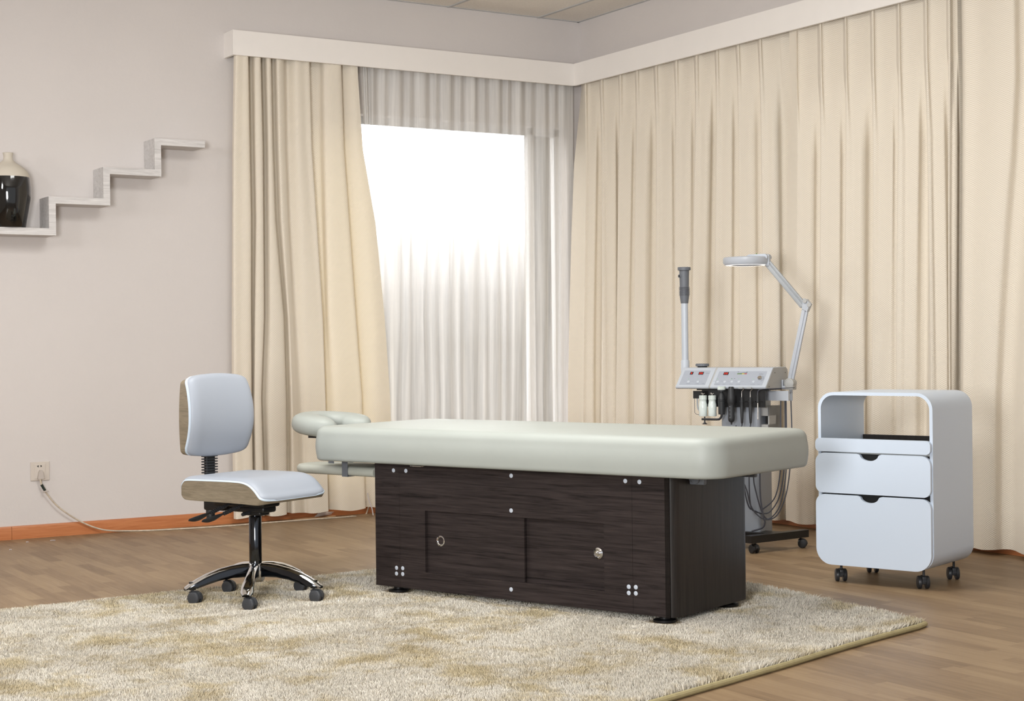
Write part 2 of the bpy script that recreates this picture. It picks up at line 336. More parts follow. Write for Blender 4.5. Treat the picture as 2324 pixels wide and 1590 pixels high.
# ------------------------------------------------------------------ curtains
def curtain(name, ctrl, rows_y, wall, ztop, zbot, mat, nz=56, k=9, wob=.004, seed=1, hem=.0):
    """ctrl: list of (x at each of rows_y, depth at each of rows_y). wall 'L' (plane y) or 'R' (plane x)."""
    rg = random.Random(seed); lev = []
    for q, y in enumerate(rows_y):
        row = []
        for xs, es in ctrl:
            e = es[q] if isinstance(es, (list, tuple)) else es; x = xs[q] if isinstance(xs, (list, tuple)) else xs
            P = hit(x, y, (0, -e, 0) if wall == 'L' else (-e, 0, 0), (0, 1, 0) if wall == 'L' else (1, 0, 0))
            row.append(((P.x if wall == 'L' else P.y), -e, P.z))
        lev.append(row)
    nc = len(ctrl); ph = [rg.uniform(0, 6.28) for _ in range(nc)]; vs = []; uv = []
    zl = [np.mean([c[2] for c in row]) for row in lev]
    for iz in range(nz + 1):
        z = ztop + (zbot - ztop) * iz / nz; t = (ztop - z) / (ztop - zbot)
        pts = []
        for i in range(nc):
            s = np.interp(-z, [-q for q in zl], [row[i][0] for row in lev]); e = np.interp(-z, [-q for q in zl], [row[i][1] for row in lev])
            s += wob * math.sin(ph[i] + 5 * t) * (.3 + t); pts.append(Vector((s, e, 0)))
        cp = crom(pts, k)
        for p_ in cp:
            zz = z + (hem * math.sin(p_.x * 23) if iz == nz else 0)
            e = min(p_.y, -.012)
            vs.append((p_.x, e, zz) if wall == 'L' else (e, p_.x, zz))
        if iz == nz // 2:
            acc = [0]
            for a_, b_ in zip(cp[:-1], cp[1:]): acc.append(acc[-1] + (b_ - a_).length)
    n = (nc - 1) * k + 1; fs = [(i * n + j, i * n + j + 1, (i + 1) * n + j + 1, (i + 1) * n + j) for i in range(nz) for j in range(n - 1)]
    me = bpy.data.meshes.new(name); me.from_pydata(vs, [], fs); me.materials.append(M[mat])
    me.polygons.foreach_set('use_smooth', [True] * len(fs)); ul = me.uv_layers.new(name='UVMap')
    vi = np.empty(len(me.loops), dtype=np.int32); me.loops.foreach_get('vertex_index', vi)
    U = np.array([acc[i % n] for i in range(len(vs))]); V = np.array([v[2] for v in vs])
    ul.data.foreach_set('uv', np.stack([U[vi], V[vi]], 1).ravel())
    o = bpy.data.objects.new(name, me); COL.objects.link(o); return o
rows = [150, 330, 500, 720, 900, 1160]
V_, R_ = .045, .125
LC = [([530, 527, 527, 527, 527, 530], [.10] * 6), ([537, 533, 532, 532, 532, 536], .135), ([550, 548, 549, 548, 547, 552], .135)]
def fold(dark, bulge, lip=.130, val=.035, wdn=5):
    """sharp fold edge at the given photo columns, then the next bulge"""
    LC.append(([d - 2 for d in dark], lip)); LC.append(([d - wdn for d in dark], val)); LC.append(([d + 4 for d in dark], [.07] * 6)); LC.append((bulge, .128))
fold([566, 569, 572, 571, 571, 575], [579, 580, 582, 580, 579, 585])
fold([594, 598, 599, 600, 594, 603], [606, 609, 611, 616, 614, 618])
fold([617, 621, 627, 645, 649, 650], [630, 634, 640, 654, 660, 664], .125, .05, 3)
LC += [([642, 645, 652, 664, 672, 680], [.115] * 6), ([652, 655, 661, 672, 682, 692], [.06, .065, .07, .085, .09, .08]), ([672, 676, 684, 692, 702, 708], .118), ([690, 696, 707, 722, 730, 737], [.115, .115, .12, .13, .135, .135])]
LC += [([703, 708, 719, 732, 738, 746], [.11, .115, .12, .125, .13, .13]), ([700, 704, 714, 727, 734, 742], [.05, .04, .035, .035, .035, .04]), ([722, 724, 729, 737, 744, 754], [.05, .045, .045, .06, .075, .08]),
       ([737, 739, 743, 750, 765, 780], [.115, .115, .12, .125, .13, .13]), ([758, 764, 775, 792, 805, 812], .135)]
LC += [([774, 780, 793, 809, 822, 829], .125), ([770, 776, 788, 804, 817, 824], [.05, .05, .045, .04, .04, .045]), ([784, 791, 803, 818, 832, 838], .08), ([800, 810, 830, 846, 860, 866], .11), ([812, 824, 852, 872, 884, 893], .115)]
ld = curtain('window_drape', LC, rows, 'L', 3.06, .045, 'drape', seed=3, hem=.006)
tag(ld, 'cream woven drape bunched beside the window on the left wall, behind the chair', 'curtain', 'cream woven drapes')
SC = []; sx = [818, 848, 907, 964.6, 1022, 1077, 1132, 1182.6, 1237.6, 1288]; rg = random.Random(5)
for i in range(len(sx) - 1):
    a0, a1 = sx[i], sx[i + 1]; dx = [30 * t if i == 0 else rg.uniform(-3, 3) * t for t in (0, .3, .6, 1, 1.3, 1.5)]
    SC.append(([a0 + d for d in dx], [.075, .07, .068, .068, .068, .068]))
    for f in (.18, .40, .60, .80):
        jit = rg.uniform(-.05, .05); e0 = .032 if f in (.18, .60) else .060
        SC.append(([a0 + (a1 - a0) * (f + jit * t) + dx[q] * (1 - f) for q, t in enumerate((0, .4, .7, 1, 1.1, 1.2))], [e0 + rg.uniform(-.008, .008) for _ in range(6)]))
SC.append(([1300, 1300, 1304, 1306, 1306, 1306], [.05] * 6))
sh = curtain('sheer_curtain', SC, rows, 'L', 3.05, .06, 'sheer', k=5, seed=9)
tag(sh, 'translucent white sheer curtain glowing over the bright window', 'curtain')
def rdrape(lo, hi, tops, seed, label, first=None, last=None, base=.07):
    rg = random.Random(seed); ct = []
    if first: ct.append(first)
    for i, x in enumerate(tops):
        nx = tops[i + 1] if i + 1 < len(tops) else hi; wd = nx - x
        dr = rg.uniform(-.25, .15) * wd; dd = [dr * t for t in (0, .25, .5, .8, .95, 1.1)]
        e1 = rg.uniform(.132, .150); ev = rg.choice((.042, .050, .058, .066)); sh_ = rg.uniform(.10, .28); md = rg.uniform(-.006, .008)
        up = lambda top, f_, e_top, e_: ct.append(([x + top] + [x + wd * f_ + q for q in dd[1:]], [e_top] + [e_] * 5))
        up(-2, 0, .122, e1); up(2, .12, .126, e1 + .001); up(6, .30, .106, e1 - .014 + md); up(wd * .35, .52, .090, e1 - .022 + md)
        up(wd * .65, .74, .086, (e1 + ev) / 2 + .004); up(wd * .85, .90, .086, ev + .014); up(wd * .96 - 3, 1 + sh_, .088, ev)
    if last: ct.append(last)
    o = curtain('window_drape', ct, rows, 'R', 3.06, .04, 'drape_wide', seed=seed, k=7, wob=.006, hem=.005)
    return tag(o, label, 'curtain', 'cream woven drapes')
rdrape(1285, 1778, [1327, 1364, 1407, 1445, 1488, 1534, 1580, 1627, 1675, 1725], 21, 'cream woven drape from the room corner to behind the magnifying lamp', first=([1319, 1303, 1297, 1291, 1288, 1289], [.044, .115, .147, .180, .200, .198]),
       last=([1800, 1802, 1800, 1798, 1796, 1796], .05))
rdrape(1806, 2180, [1806, 1862, 1920, 1981, 2041, 2103, 2155], 33, 'cream woven drape hanging behind the top of the white drawer trolley', first=([1792, 1787, 1785, 1785, 1785, 1785], .118), last=([2192, 2190, 2188, 2187, 2186, 2186], .04))
ct = [([2184, 2183, 2182, 2181, 2181, 2181], .10), ([2190, 2189, 2188, 2188, 2188, 2188], .135), ([2222, 2215, 2210, 2207, 2207, 2207], .12), ([2262, 2255, 2245, 2235, 2230, 2230], .132), ([2300, 2290, 2275, 2262, 2255, 2255], .12),
      ([2318, 2312, 2300, 2285, 2275, 2275], .07), ([2345, 2340, 2325, 2308, 2300, 2300], .06), ([2385, 2380, 2365, 2345, 2335, 2335], .13), ([2440, 2440, 2430, 2400, 2390, 2390], .12), ([2480] * 6, .06), ([2540] * 6, .125), ([2590] * 6, .12), ([2630] * 6, .06), ([2700] * 6, .12), ([2800] * 6, .10), ([2900] * 6, .06)]
c3 = curtain('window_drape', ct, rows, 'R', 3.06, .03, 'drape_wide', seed=44, k=10, hem=.004)
tag(c3, 'cream woven drape nearest the camera, with coarse weave at the right edge', 'curtain', 'cream woven drapes')

# ------------------------------------------------------------------ stair shelf, vase
SD = .2
def sp_(x, y): P = hit(x, y, (0, -SD, 0), (0, 1, 0)); return P.x, P.z
T = .042
sx3, sz4 = sp_(465, 319)[0], sp_(350, 314)[1]
r3, r2, r1 = sp_(366, 380)[0], sp_(250, 440)[0], sp_(127, 500)[0]      # right faces of the three risers
z4, z3, z2, z1b = sp_(400, 315)[1], sp_(300, 382)[1], sp_(190, 449)[1], sp_(60, 517)[1]  # tops of the four boards
z4 = (sp_(350, 314)[1] + sp_(465, 319)[1]) / 2; z3 = (sp_(233, 379)[1] + sp_(348, 383.5)[1]) / 2; z2 = (sp_(111, 445)[1] + sp_(232, 450)[1]) / 2; z1b = (sp_(0, 514.5)[1] + sp_(107, 517.5)[1]) / 2
sh = thing('stepped_shelf', 'whitewashed stepped wall shelf climbing like stairs, carrying the vase', 'shelf', ((r1 + r3) / 2, 0, z2))
ox, oz = (r1 + r3) / 2, z2
def board(name, x0, x1_, z0, z1_): MB().box(x0 - ox, x1_ - ox, -SD, -.001, z0 - oz, z1_ - oz).build(name, 'shelf', sh, smooth=False)
board('shelf_board', r3 - T, sx3, z4 - T, z4); board('riser', r3 - T, r3, z3 - T, z4 - T)
board('shelf_board', r2 - T, r3 - T, z3 - T, z3); board('riser', r2 - T, r2, z2 - T, z3 - T)
board('shelf_board', r1 - T, r2 - T, z2 - T, z2); board('riser', r1 - T, r1, z1b - T, z2 - T)
board('shelf_board', r1 - T - .62, r1 - T, z1b - T, z1b)
vy = -.12; P = hit(20, 515, (0, vy, 0), (0, 1, 0)); vx = P.x
sc_ = (hit(68, 440, (0, vy, 0), (0, 1, 0)).x - hit(20, 440, (0, vy, 0), (0, 1, 0)).x)
va = thing('vase', 'tall two-tone vase, glossy black below and cream above, on the stepped shelf', 'vase', (vx, vy, z1b))
def zz(py): return hit(20, py, (0, vy, 0), (0, 1, 0)).z - z1b
R = sc_ * 1.04
MB().lathe([(R * .72, 0), (R * .76, .006), (R * .9, zz(475)), (R * 1.0, zz(445)), (R * 1.0, zz(425)), (R * .955, zz(403))], 48).build('glazed_body', 'black_glaze', va, ang=80)
MB().lathe([(R * .955, zz(403)), (R * .86, zz(390)), (R * .62, zz(378)), (R * .36, zz(370)), (R * .22, zz(363)), (R * .20, zz(355)), (R * .24, zz(347)), (R * .2, zz(346.5)), (R * .12, zz(350))], 48).build('neck', 'cream_glaze', va, ang=80)

# ------------------------------------------------------------------ socket, cord, floor litter
def wl(x, y, e=0): return hit(x, y, (0, -e, 0), (0, 1, 0))
a_, b_, c_ = wl(68.5, 1048.5), wl(111.5, 1047.5), wl(68.5, 1091)
s = thing('wall_socket', 'square cream wall socket above the orange skirting', 'socket', ((a_.x + b_.x) / 2, 0, (a_.z + c_.z) / 2)); hw = (b_.x - a_.x) / 2; hh = (a_.z - c_.z) / 2
MB().rbox(-hw, hw, -.008, 0, -hh, hh, .003).build('faceplate', 'plate', s, wn=True)
MB().rbox(-hw * .62, hw * .55, -.0105, -.006, -hh * .82, hh * .78, .002).build('socket_insert', 'plate', s, wn=True)
sl = MB()
for sg in (-1, 1): sl.prism([(sg * .006 - .004, .024), (sg * .016 - .004, .031) if sg < 0 else (sg * .016 - .004, .031 - .0), (sg * .006 - .004, .038)], -.0115, -.009, 'xz')
sl.build('slots', 'slot', s, smooth=False)
cd = thing('power_cord', 'dirty white cord from the wall socket drooping along the skirting', 'cord', (wl(92, 1080).x, -.03, .35))
o0 = cd.location.copy()
plm = MB(); pc = wl(92, 1076, .02)
pl = [(-.018, -.022), (-.015, -.03), (.014, -.03), (.018, -.022), (.014, .012), (.006, .026), (-.004, .027), (-.012, .014)]
plm.prism([(pc.x + u - o0.x, pc.z + v - o0.z) for u, v in pl], -.034 - o0.y, -.0115 - o0.y, 'xz'); plm.build('plug', 'plug', cd)
ws = [wl(91, 1083, .028), wl(92, 1090, .03), wl(94, 1098, .03), wl(98, 1108, .03), wl(104, 1117, .03), wl(125, 1143, .03), wl(150, 1163, .03), wl(185, 1184, .03), wl(220, 1198, .035), wl(250, 1203.5, .05)]
for q in ((290, 1204), (340, 1203), (400, 1200), (470, 1196), (540, 1191), (600, 1186), (680, 1180), (750, 1175), (800, 1171), (832, 1164), (843, 1157), (846, 1147)): ws.append(hit(q[0], q[1], (0, 0, .005), (0, 0, 1)))
ws = [Vector((q.x, min(q.y, -.024), max(q.z, .005))) - o0 for q in ws]
ws[-1].z = .05; ws[-2].z = .02
MB().tube(ws, [.0055] * 6 + [.0048] * 30, 8, 6).build('cable', 'cord', cd)
MB().tube([wl(94, 1099, .03) - o0, wl(98, 1106, .03) - o0, wl(102, 1112.5, .03) - o0], .0085, 10, 3).build('black_tape_wrap', 'tape', cd)
MB().tube([wl(98, 1115.5, .035) - o0, wl(104, 1115, .04) - o0, wl(109, 1113.5, .04) - o0], [.006, .003, .005], 6, 3).build('tape_end', 'plug', cd)
# plastic sheet, offcut under the left drape
q0 = [hit(x, y, (0, 0, z), (0, 0, 1)) for x, y, z in ((714, 1173, .01), (735, 1153, .05), (842, 1142, .05), (846, 1150, .02))]
ps = MB(); ps.add([tuple(v) for v in q0] + [tuple(v + Vector((0, 0, .004))) for v in q0], [(0, 1, 2, 3), (7, 6, 5, 4), (0, 4, 5, 1), (1, 5, 6, 2), (2, 6, 7, 3), (3, 7, 4, 0)])
tag(ps.build('plastic_strip', 'plasticsheet', smooth=False), 'bent white plastic strip on the floor under the left drape hem', 'plastic strip')
q0 = [hit(x, y, (0, 0, .004), (0, 0, 1)) for x, y in ((664, 1177), (760, 1167), (762, 1170), (672, 1179.5))]
ps = MB(); ps.add([tuple(v) for v in q0] + [(v.x, v.y, .0005) for v in q0], [(0, 1, 2, 3), (7, 6, 5, 4), (0, 4, 5, 1), (1, 5, 6, 2), (2, 6, 7, 3), (3, 7, 4, 0)])
tag(ps.build('wood_offcut', 'tan', smooth=False), 'pale thin wood sliver lying on the floor by the left skirting', 'wood offcut')
tb = MB(); e0 = hit(847, 1169, (0, 0, .002), (0, 0, 1)); tb.tube([e0, e0 + Vector((-.005, .01, .05)), e0 + Vector((-.02, .02, .10)), e0 + Vector((-.025, .03, .15))], .004, 8, 4)
tag(tb.build('wire_end', 'plasticsheet'), 'short white wire end rising from the floor beside the bed base', 'wire')
for i, (x, y, lb) in enumerate(((62, 1230.5, 'tiny white paint flake furthest left of the three by the left skirting'), (120, 1227, 'curled white paint flake, largest of the three by the left skirting'), (24, 1248, 'tiny white paint flake furthest from the left skirting'))):
    P = hit(x, y, (0, 0, 0), (0, 0, 1)); r = (.006, .014, .006)[i]
    b = MB(); b.tube([P + Vector((r * math.cos(t), r * math.sin(t), .003)) for t in (0, .8, 1.6, 2.4, 3.2)], .0025, 6, 3)
    tag(b.build('paint_flake', 'plasticsheet'), lb, 'paint flake', 'paint flakes on the floor')

# ------------------------------------------------------------------ rug
B1 = [hit(x, y, (0, 0, .02), (0, 0, 1)) for x, y in ((0, 1381), (852, 1289))]
R1 = [hit(x, y, (0, 0, .03), (0, 0, 1)) for x, y in ((1705, 1320), (2060, 1396))]
Fz = [hit(x, y, (0, 0, 0), (0, 0, 1)) for x, y in ((2077, 1428), (1518, 1592))]
def isect(a, b, c, d):
    r, s_ = (b - a).xy, (d - c).xy; q = (c - a).xy; t = (q.x * s_.y - q.y * s_.x) / (r.x * s_.y - r.y * s_.x); return a.xy + r * t
BR = isect(B1[0], B1[1], R1[0], R1[1]); FR = isect(R1[0], R1[1], Fz[0], Fz[1])
bdir = (B1[0] - B1[1]).xy.normalized(); fdir = (Fz[1] - Fz[0]).xy.normalized()
BL = BR + bdir * 4.3; FL = FR + fdir * 4.3
rug = thing('shaggy_rug', 'large shaggy cream rug under the bed and chair, golden patches painted for the shading of its leaning pile', 'rug', (FR.x - 1.8, FR.y + 1, 0))
ro = rug.location.copy()
poly = [BR, FR, FL, BL]; cen = sum(poly, Vector((0, 0))) / 4
MB().prism([(q.x - ro.x, q.y - ro.y) for q in poly], .0005, .006, 'xy').build('backing', 'rugback', rug, smooth=False)
bd = MB()
def rim(a, b, n=26):
    return [Vector((a.x + (b.x - a.x) * t - ro.x, a.y + (b.y - a.y) * t - ro.y, .011)) + Vector((rng.normal() * .003, rng.normal() * .003, 0)) for t in np.linspace(0, 1, n)]
bd.tube(rim(BR, FR)[:-1] + [Vector((FR.x - ro.x, FR.y - ro.y, .011))] + rim(FR, FL)[1:], .011, 10, 2); bd.build('binding', 'binding', rug)

# ------------------------------------------------------------------ massage bed
BD = Frame(-2.7646, -4.661, -1.2137); ZB = .035; BW = .6112; BLN = 1.6273; MZ0, MZ1 = .6102, .7722
bed = thing('massage_bed', 'long pale grey padded massage bed on a dark wood cabinet base', 'massage bed', (BD.o.x, BD.o.y, 0), BD.th)
def bf(px, py, y=0): return BD.at_y(px, py, y)
xa, xb = bf(907, 1200).x, bf(1435, 1200).x; xc = bf(1519, 1200).x
dx0, dx1, dxm = bf(965, 1240).x, bf(1371, 1260).x, bf(1184, 1240).x
dz0, dz1 = bf(1180, 1321).z, bf(1180, 1174).z
th_ = .018; ZT = MZ0
MB().box(-BLN, xa - .0006, 0, th_, ZB, ZT).build('front_panel', 'darkwood', bed, smooth=False)
fp = MB(); fp.box(xa + .0006, dx0, 0, th_, ZB, ZT); fp.box(dx1, xb - .0006, 0, th_, ZB, ZT); fp.box(dx0, dx1, 0, th_, dz1, ZT); fp.box(dx0, dx1, 0, th_, ZB, dz0)
fp.build('front_panel', 'darkwood', bed, smooth=False)
MB().box(xb + .0006, xc, 0, th_, ZB, ZT).build('front_panel', 'darkwood', bed, smooth=False)
def endpanel(x0, sgn):
    r = abs(x0 - (0 if sgn > 0 else -BLN)); X = 0 if sgn > 0 else -BLN; rr = .045; out = []
    pts = [(x0, 0)] + [(X - sgn * rr + sgn * rr * math.sin(t), rr - rr * math.cos(t)) for t in np.linspace(0, PI / 2, 8)] + [(X - sgn * rr + sgn * rr * math.cos(t), BW - rr + rr * math.sin(t)) for t in np.linspace(0, PI / 2, 8)] + [(x0, BW)]
    inn = [(x0, BW - th_), (X - sgn * th_ - sgn * .03, BW - th_), (X - sgn * th_, BW - .048), (X - sgn * th_, .048), (X - sgn * th_ - sgn * .03, th_), (x0, th_)]
    return MB().prism(pts + inn, ZB, ZT, 'xy')
endpanel(xc, 1).build('end_panel', 'darkwood_v', bed)
MB().box(-BLN, -BLN + th_, th_, BW, ZB, ZT).build('end_panel', 'darkwood_v', bed, smooth=False)
MB().box(-BLN + th_, xc, BW - th_, BW, ZB, ZT).build('back_panel', 'darkwood', bed, smooth=False)
d1 = MB().box(dx0 - .02, dxm, th_ + .001, th_ + .013, dz0 - .01, dz1 + .01).build('sliding_door', 'darkwood', bed, smooth=False)
d2 = MB().box(dxm - .02, dx1 + .02, th_ + .022, th_ + .034, dz0 - .01, dz1 + .01).build('sliding_door', 'darkwood', bed, smooth=False)
q = bf(1000, 1227, th_); MB().axis_lathe((q.x, th_ + .002, q.z), (0, -1, 0), [(.024, 0), (.024, .003), (.019, .004), (.016, .001), (.015, .0005)], 28).build('finger_pull', 'chrome', d1)
q = bf(1358, 1255, th_ + .02); MB().axis_lathe((q.x, th_ + .022, q.z), (0, -1, 0), [(.024, 0), (.024, .005), (.018, .009), (.014, .004), (.009, .004), (.008, .012), (.003, .014)], 28).build('door_knob', 'chrome', d2)
for x, y in ((893, 1067), (921, 1068), (1160, 1079), (1160, 1158), (1160, 1337), (1419, 1091), (1451, 1093), (900, 1288), (914, 1289), (900, 1301), (914, 1302), (1427, 1331), (1443, 1332), (1427, 1345), (1443, 1346)):
    q = bf(x, y); MB().axis_lathe((q.x, 0.0005, q.z), (0, -1, 0), [(.0095, 0), (.0095, .001), (.0085, .0018), (.004, .0022)], 20).build('screw_cap', 'cap', bed)
for x, y in ((-BLN + .09, .055), (-.085, .055), (-.07, BW - .07), (-BLN + .1, BW - .07)):
    MB().lathe([(.045, 0), (.047, .004), (.047, .016), (.03, .018), (.022, .02), (.022, ZB + .002)], 28, (x, y, 0)).build('foot', 'blacksteel', bed)
MB().box(-BLN + th_, xc, th_ + .036, BW - th_, ZB + .0, ZB + .016).build('bottom_board', 'darkwood', bed, smooth=False)
# mattress
def mattress(x0, x1_, y0, y1, z0, z1, rc, rt, rb, bulge=.006):
    mb = MB(); rings = []; H = z1 - z0
    prof = [(rb + .03, 0)] + [(rb - rb * math.sin(t), rb - rb * math.cos(t)) for t in np.linspace(0, PI / 2, 6)]
    for t in np.linspace(.15, .85, 5): prof.append((-bulge * math.sin(PI * t), rb + (H - rb - rt) * t))
    prof += [(rt - rt * math.cos(t), H - rt + rt * math.sin(t)) for t in np.linspace(0, PI / 2, 9)]
    prof += [(rt + .03, H + .0015), (rt + .08, H + .004), (rt + .15, H + .006), (.31, H + .007)]
    for ins, z in prof:
        rr = [max(q - ins, .004) for q in rc]; rings.append([(a, b, z0 + z) for a, b in rrect(x0 + ins, x1_ - ins, y0 + ins, y1 - ins, rr, 10)])
    return mb.loft(rings)
mattress(-BLN - .2907, .263, -.1216, .7328, MZ0, MZ1, [.11, .09, .06, .11], .042, .018).build('mattress', 'vinyl', bed, ang=60)
# brackets under the mattress at the foot end
for px, py in ((1573, 1090), (1690, 1082)):
    q = BD.at_x(px, py, .012); bk = MB().rbox(0, .07, q.y - .012, q.y + .012, ZT - .045, ZT - .002, .006); bk.disc((.035, q.y - .012, ZT - .024), (0, -1, 0), .016, .012); bk.rbox(0, .03, q.y - .02, q.y + .06, ZT - .035, ZT - .004, .01)
    bk.build('mattress_bracket', 'mid', bed)
q = bf(947, 1057, -.03); MB().tube([(q.x - .03, -.004, q.z), (q.x - .032, -.04, q.z), (q.x + .03, -.04, q.z), (q.x + .032, -.004, q.z)], .0025, 8, 3).build('latch', 'chrome', bed)
# face cradle
cx, cy, cz = -2.185, .30, .755; hr = MB(); rings = []
A = [math.radians(v) for v in np.linspace(38, 322, 40)]
for i, t in enumerate(A):
    e = min(i, 39 - i); k = math.sqrt(max(0, 1 - ((5 - e) / 5.5) ** 2)) if e < 5 else 1
    mr = .125; rw, rh = .078 * k, .052 * k; zc_ = cz + (.012 * math.cos(t) * -1)
    ex = cx + (mr * 1.0) * math.cos(t); ey = cy + (mr * 1.04) * math.sin(t)
    rings.append([(ex + rw * math.copysign(abs(math.cos(u)) ** .8, math.cos(u)) * math.cos(t), ey + rw * math.copysign(abs(math.cos(u)) ** .8, math.cos(u)) * math.sin(t), zc_ + rh * math.copysign(abs(math.sin(u)) ** .8, math.sin(u))) for u in np.linspace(0, 2 * PI, 25)[:-1]])
hr.loft(rings); ho = hr.build('face_cradle', 'vinyl', bed, ang=80)
hb = MB(); hb.box(-2.26, -1.95, .20, .215, .690, .71); hb.box(-2.26, -1.95, .385, .40, .690, .71); hb.prism(rrect(-2.27, -2.08, .18, .42, .05), .697, .707, 'xy'); hb.build('cradle_bracket', 'blacksteel', ho, smooth=False)
# arm rest board hanging below
ar = MB(); rings = []
for ins, z in ((.016, .535), (.004, .541), (0, .553), (.002, .566), (.010, .575), (.03, .578), (.1, .579)):
    rings.append([(a, b, z) for a, b in rrect(-2.195 + ins, -BLN - .002, -.015 + ins, .235 - ins, [max(.118 - ins, .01) if k in (1, 2) else .004 for k in range(4)], 10)])
ar.loft(rings); ao = ar.build('arm_rest', 'vinyl_arm', bed, ang=60)
for px in (718, 788):
    q = BD.at_y(px, 1050, 0); xq = q.x
    st = MB()
    if px > 750: st.box(xq - .018, xq + .018, -.018, -.0155, .535, MZ0 + .002); st.box(xq - .018, xq + .018, -.018, .237, .531, .5345)
    else: st.box(xq - .018, xq + .018, .10, .1025, .578, MZ0 + .002)
    st.build('strap', 'mid', ao, smooth=False); MB().box(xq - .018, xq + .018, .236, .2385, .531 if px > 750 else .533, MZ0 + .002).build('strap', 'mid', ao, smooth=False)

# ------------------------------------------------------------------ casters
def caster(parent, x, y, ztop, R_, rz, mat='rubber', twin=.012, name='caster', plate=False):
    c = bpy.data.objects.new(name, None)
    f = MB(); f.lathe([(.006, R_ * 1.35), (.006, ztop)], 12); f.lathe([(.010, R_ * 1.75), (.012, R_ * 1.85), (.012, R_ * 1.95), (.007, R_ * 2.05)], 16)
    # hood: part ring over the wheels, and the vertical fork block
    a0, a1 = -.1, PI * .95; oy = R_ * .45; rings = []
    for t in np.linspace(a0, a1, 14):
        ca, sa = math.cos(t), math.sin(t); r1, r0 = R_ * 1.10, R_ * .9
        rings.append([(oy + r1 * ca, -twin * .55, R_ + r1 * sa), (oy + r1 * ca, twin * .55, R_ + r1 * sa), (oy + r0 * ca, twin * .55, R_ + r0 * sa), (oy + r0 * ca, -twin * .55, R_ + r0 * sa)])
    f.loft(rings); f.rbox(-R_ * .5, R_ * .55, -twin * .6, twin * .6, R_ * .75, R_ * 1.95, .003)
    o = f.build(name, mat, parent); o.location = (x, y, 0); o.rotation_euler = (0, 0, rz)
    for sg in (-1, 1):
        w = MB().axis_lathe((oy, sg * twin * .6, R_), (0, sg, 0), [(R_ * .93, 0), (R_, .002), (R_, twin * .75), (R_ * .92, twin * 1.0), (R_ * .75, twin * 1.12), (R_ * .3, twin * 1.2), (R_ * .1, twin * 1.2)], 28)
        w.build('wheel', mat, o)
    return o

# ------------------------------------------------------------------ chair
CH = Frame(-3.88, -3.011, -1.12)
ch = thing('swivel_chair', 'low-backed swivel chair with grey-white cushions, wood-veneer shells and chrome five-star base', 'chair', (CH.o.x, CH.o.y, 0), CH.th)
def panel_loft(Fp, Bp, hw, n_edge=0):
    """loft along a path: Fp front points (x,z), Bp back points, hw half width per station"""
    rings = [[(f[0], -w, f[1]), (f[0], w, f[1]), (b[0], w, b[1]), (b[0], -w, b[1])] for f, b, w in zip(Fp, Bp, hw)]
    return MB().loft(rings)
def cushion(path, hwf, thick, nw=25, e=.16, inset=0):
    """soft pad over a path of (x,z) stations; normals to the left of travel"""
    P = [Vector((a, 0, b)) for a, b in path]; n = len(P); nrm = []
    for i in range(n):
        t = (P[min(i + 1, n - 1)] - P[max(i - 1, 0)]).normalized(); nrm.append(Vector((-t.z, 0, t.x)))
    vs = []; fs = []
    for lay in (0, 1):
        for i in range(n):
            s_ = i / (n - 1); hw_ = hwf(s_)
            for j in range(nw):
                v = -math.cos(PI * j / (nw - 1)); es = min(s_, 1 - s_) / (e * .6); ev = (1 - abs(v)) / e
                k = min(1, es) ; l = min(1, ev); k = math.sqrt(max(0, 1 - (1 - k) ** 2)); l = math.sqrt(max(0, 1 - (1 - l) ** 2))
                d = thick * (k * l) if lay else 0
                p = P[i] + nrm[i] * d; vs.append((p.x, v * hw_, p.z))
    N_ = n * nw
    for i in range(n - 1):
        for j in range(nw - 1):
            a = i * nw + j; fs.append((a + N_, a + 1 + N_, a + nw + 1 + N_, a + nw + N_)); fs.append((a, a + nw, a + nw + 1, a + 1))
    return MB().add(vs, fs)
# seat: side profile x forward, z up
top = [(-.242, .500), (-.239, .524), (-.228, .541), (-.208, .550), (-.12, .552), (0, .553), (.085, .552), (.128, .548), (.163, .536), (.191, .515), (.213, .492), (.230, .478), (.245, .471)]
tp = [(v.x, v.z) for v in crom([Vector((a, 0, b)) for a, b in top], 4)]
bot = [(-.242, .499), (-.239, .486), (-.225, .470), (-.198, .464), (-.1, .4625), (0, .462), (.08, .461), (.12, .460), (.15, .459), (.17, .4585), (.19, .458), (.215, .458), (.242, .464)]
bp = [(v.x, v.z) for v in crom([Vector((a, 0, b)) for a, b in bot], 4)]
def hw_seat(s_):
    L_ = .55; r = .085 if s_ > .5 else .05; d = min(s_, 1 - s_) * L_
    return .222 - (r - math.sqrt(max(0, r * r - (r - min(d, r)) ** 2))) * (1.0 if s_ > .5 else .5)
hs = [hw_seat(i / (len(tp) - 1)) for i in range(len(tp))]
panel_loft(tp, bp, hs).build('seat_shell', 'shellwood', ch)
off = [(a, b + .0005) for a, b in tp]
# piping + cushion on the shell, following the path (normal must point up/forward)
cushion(off, lambda s_: hw_seat(s_) - .0005, .007, e=.02).build('seat_piping', 'piping', ch, ang=60)
cushion([(a, b + .004) for a, b in tp], lambda s_: hw_seat(s_) - .004, .016, nw=31, e=.22).build('seat_cushion', 'seat_white', ch, ang=60)
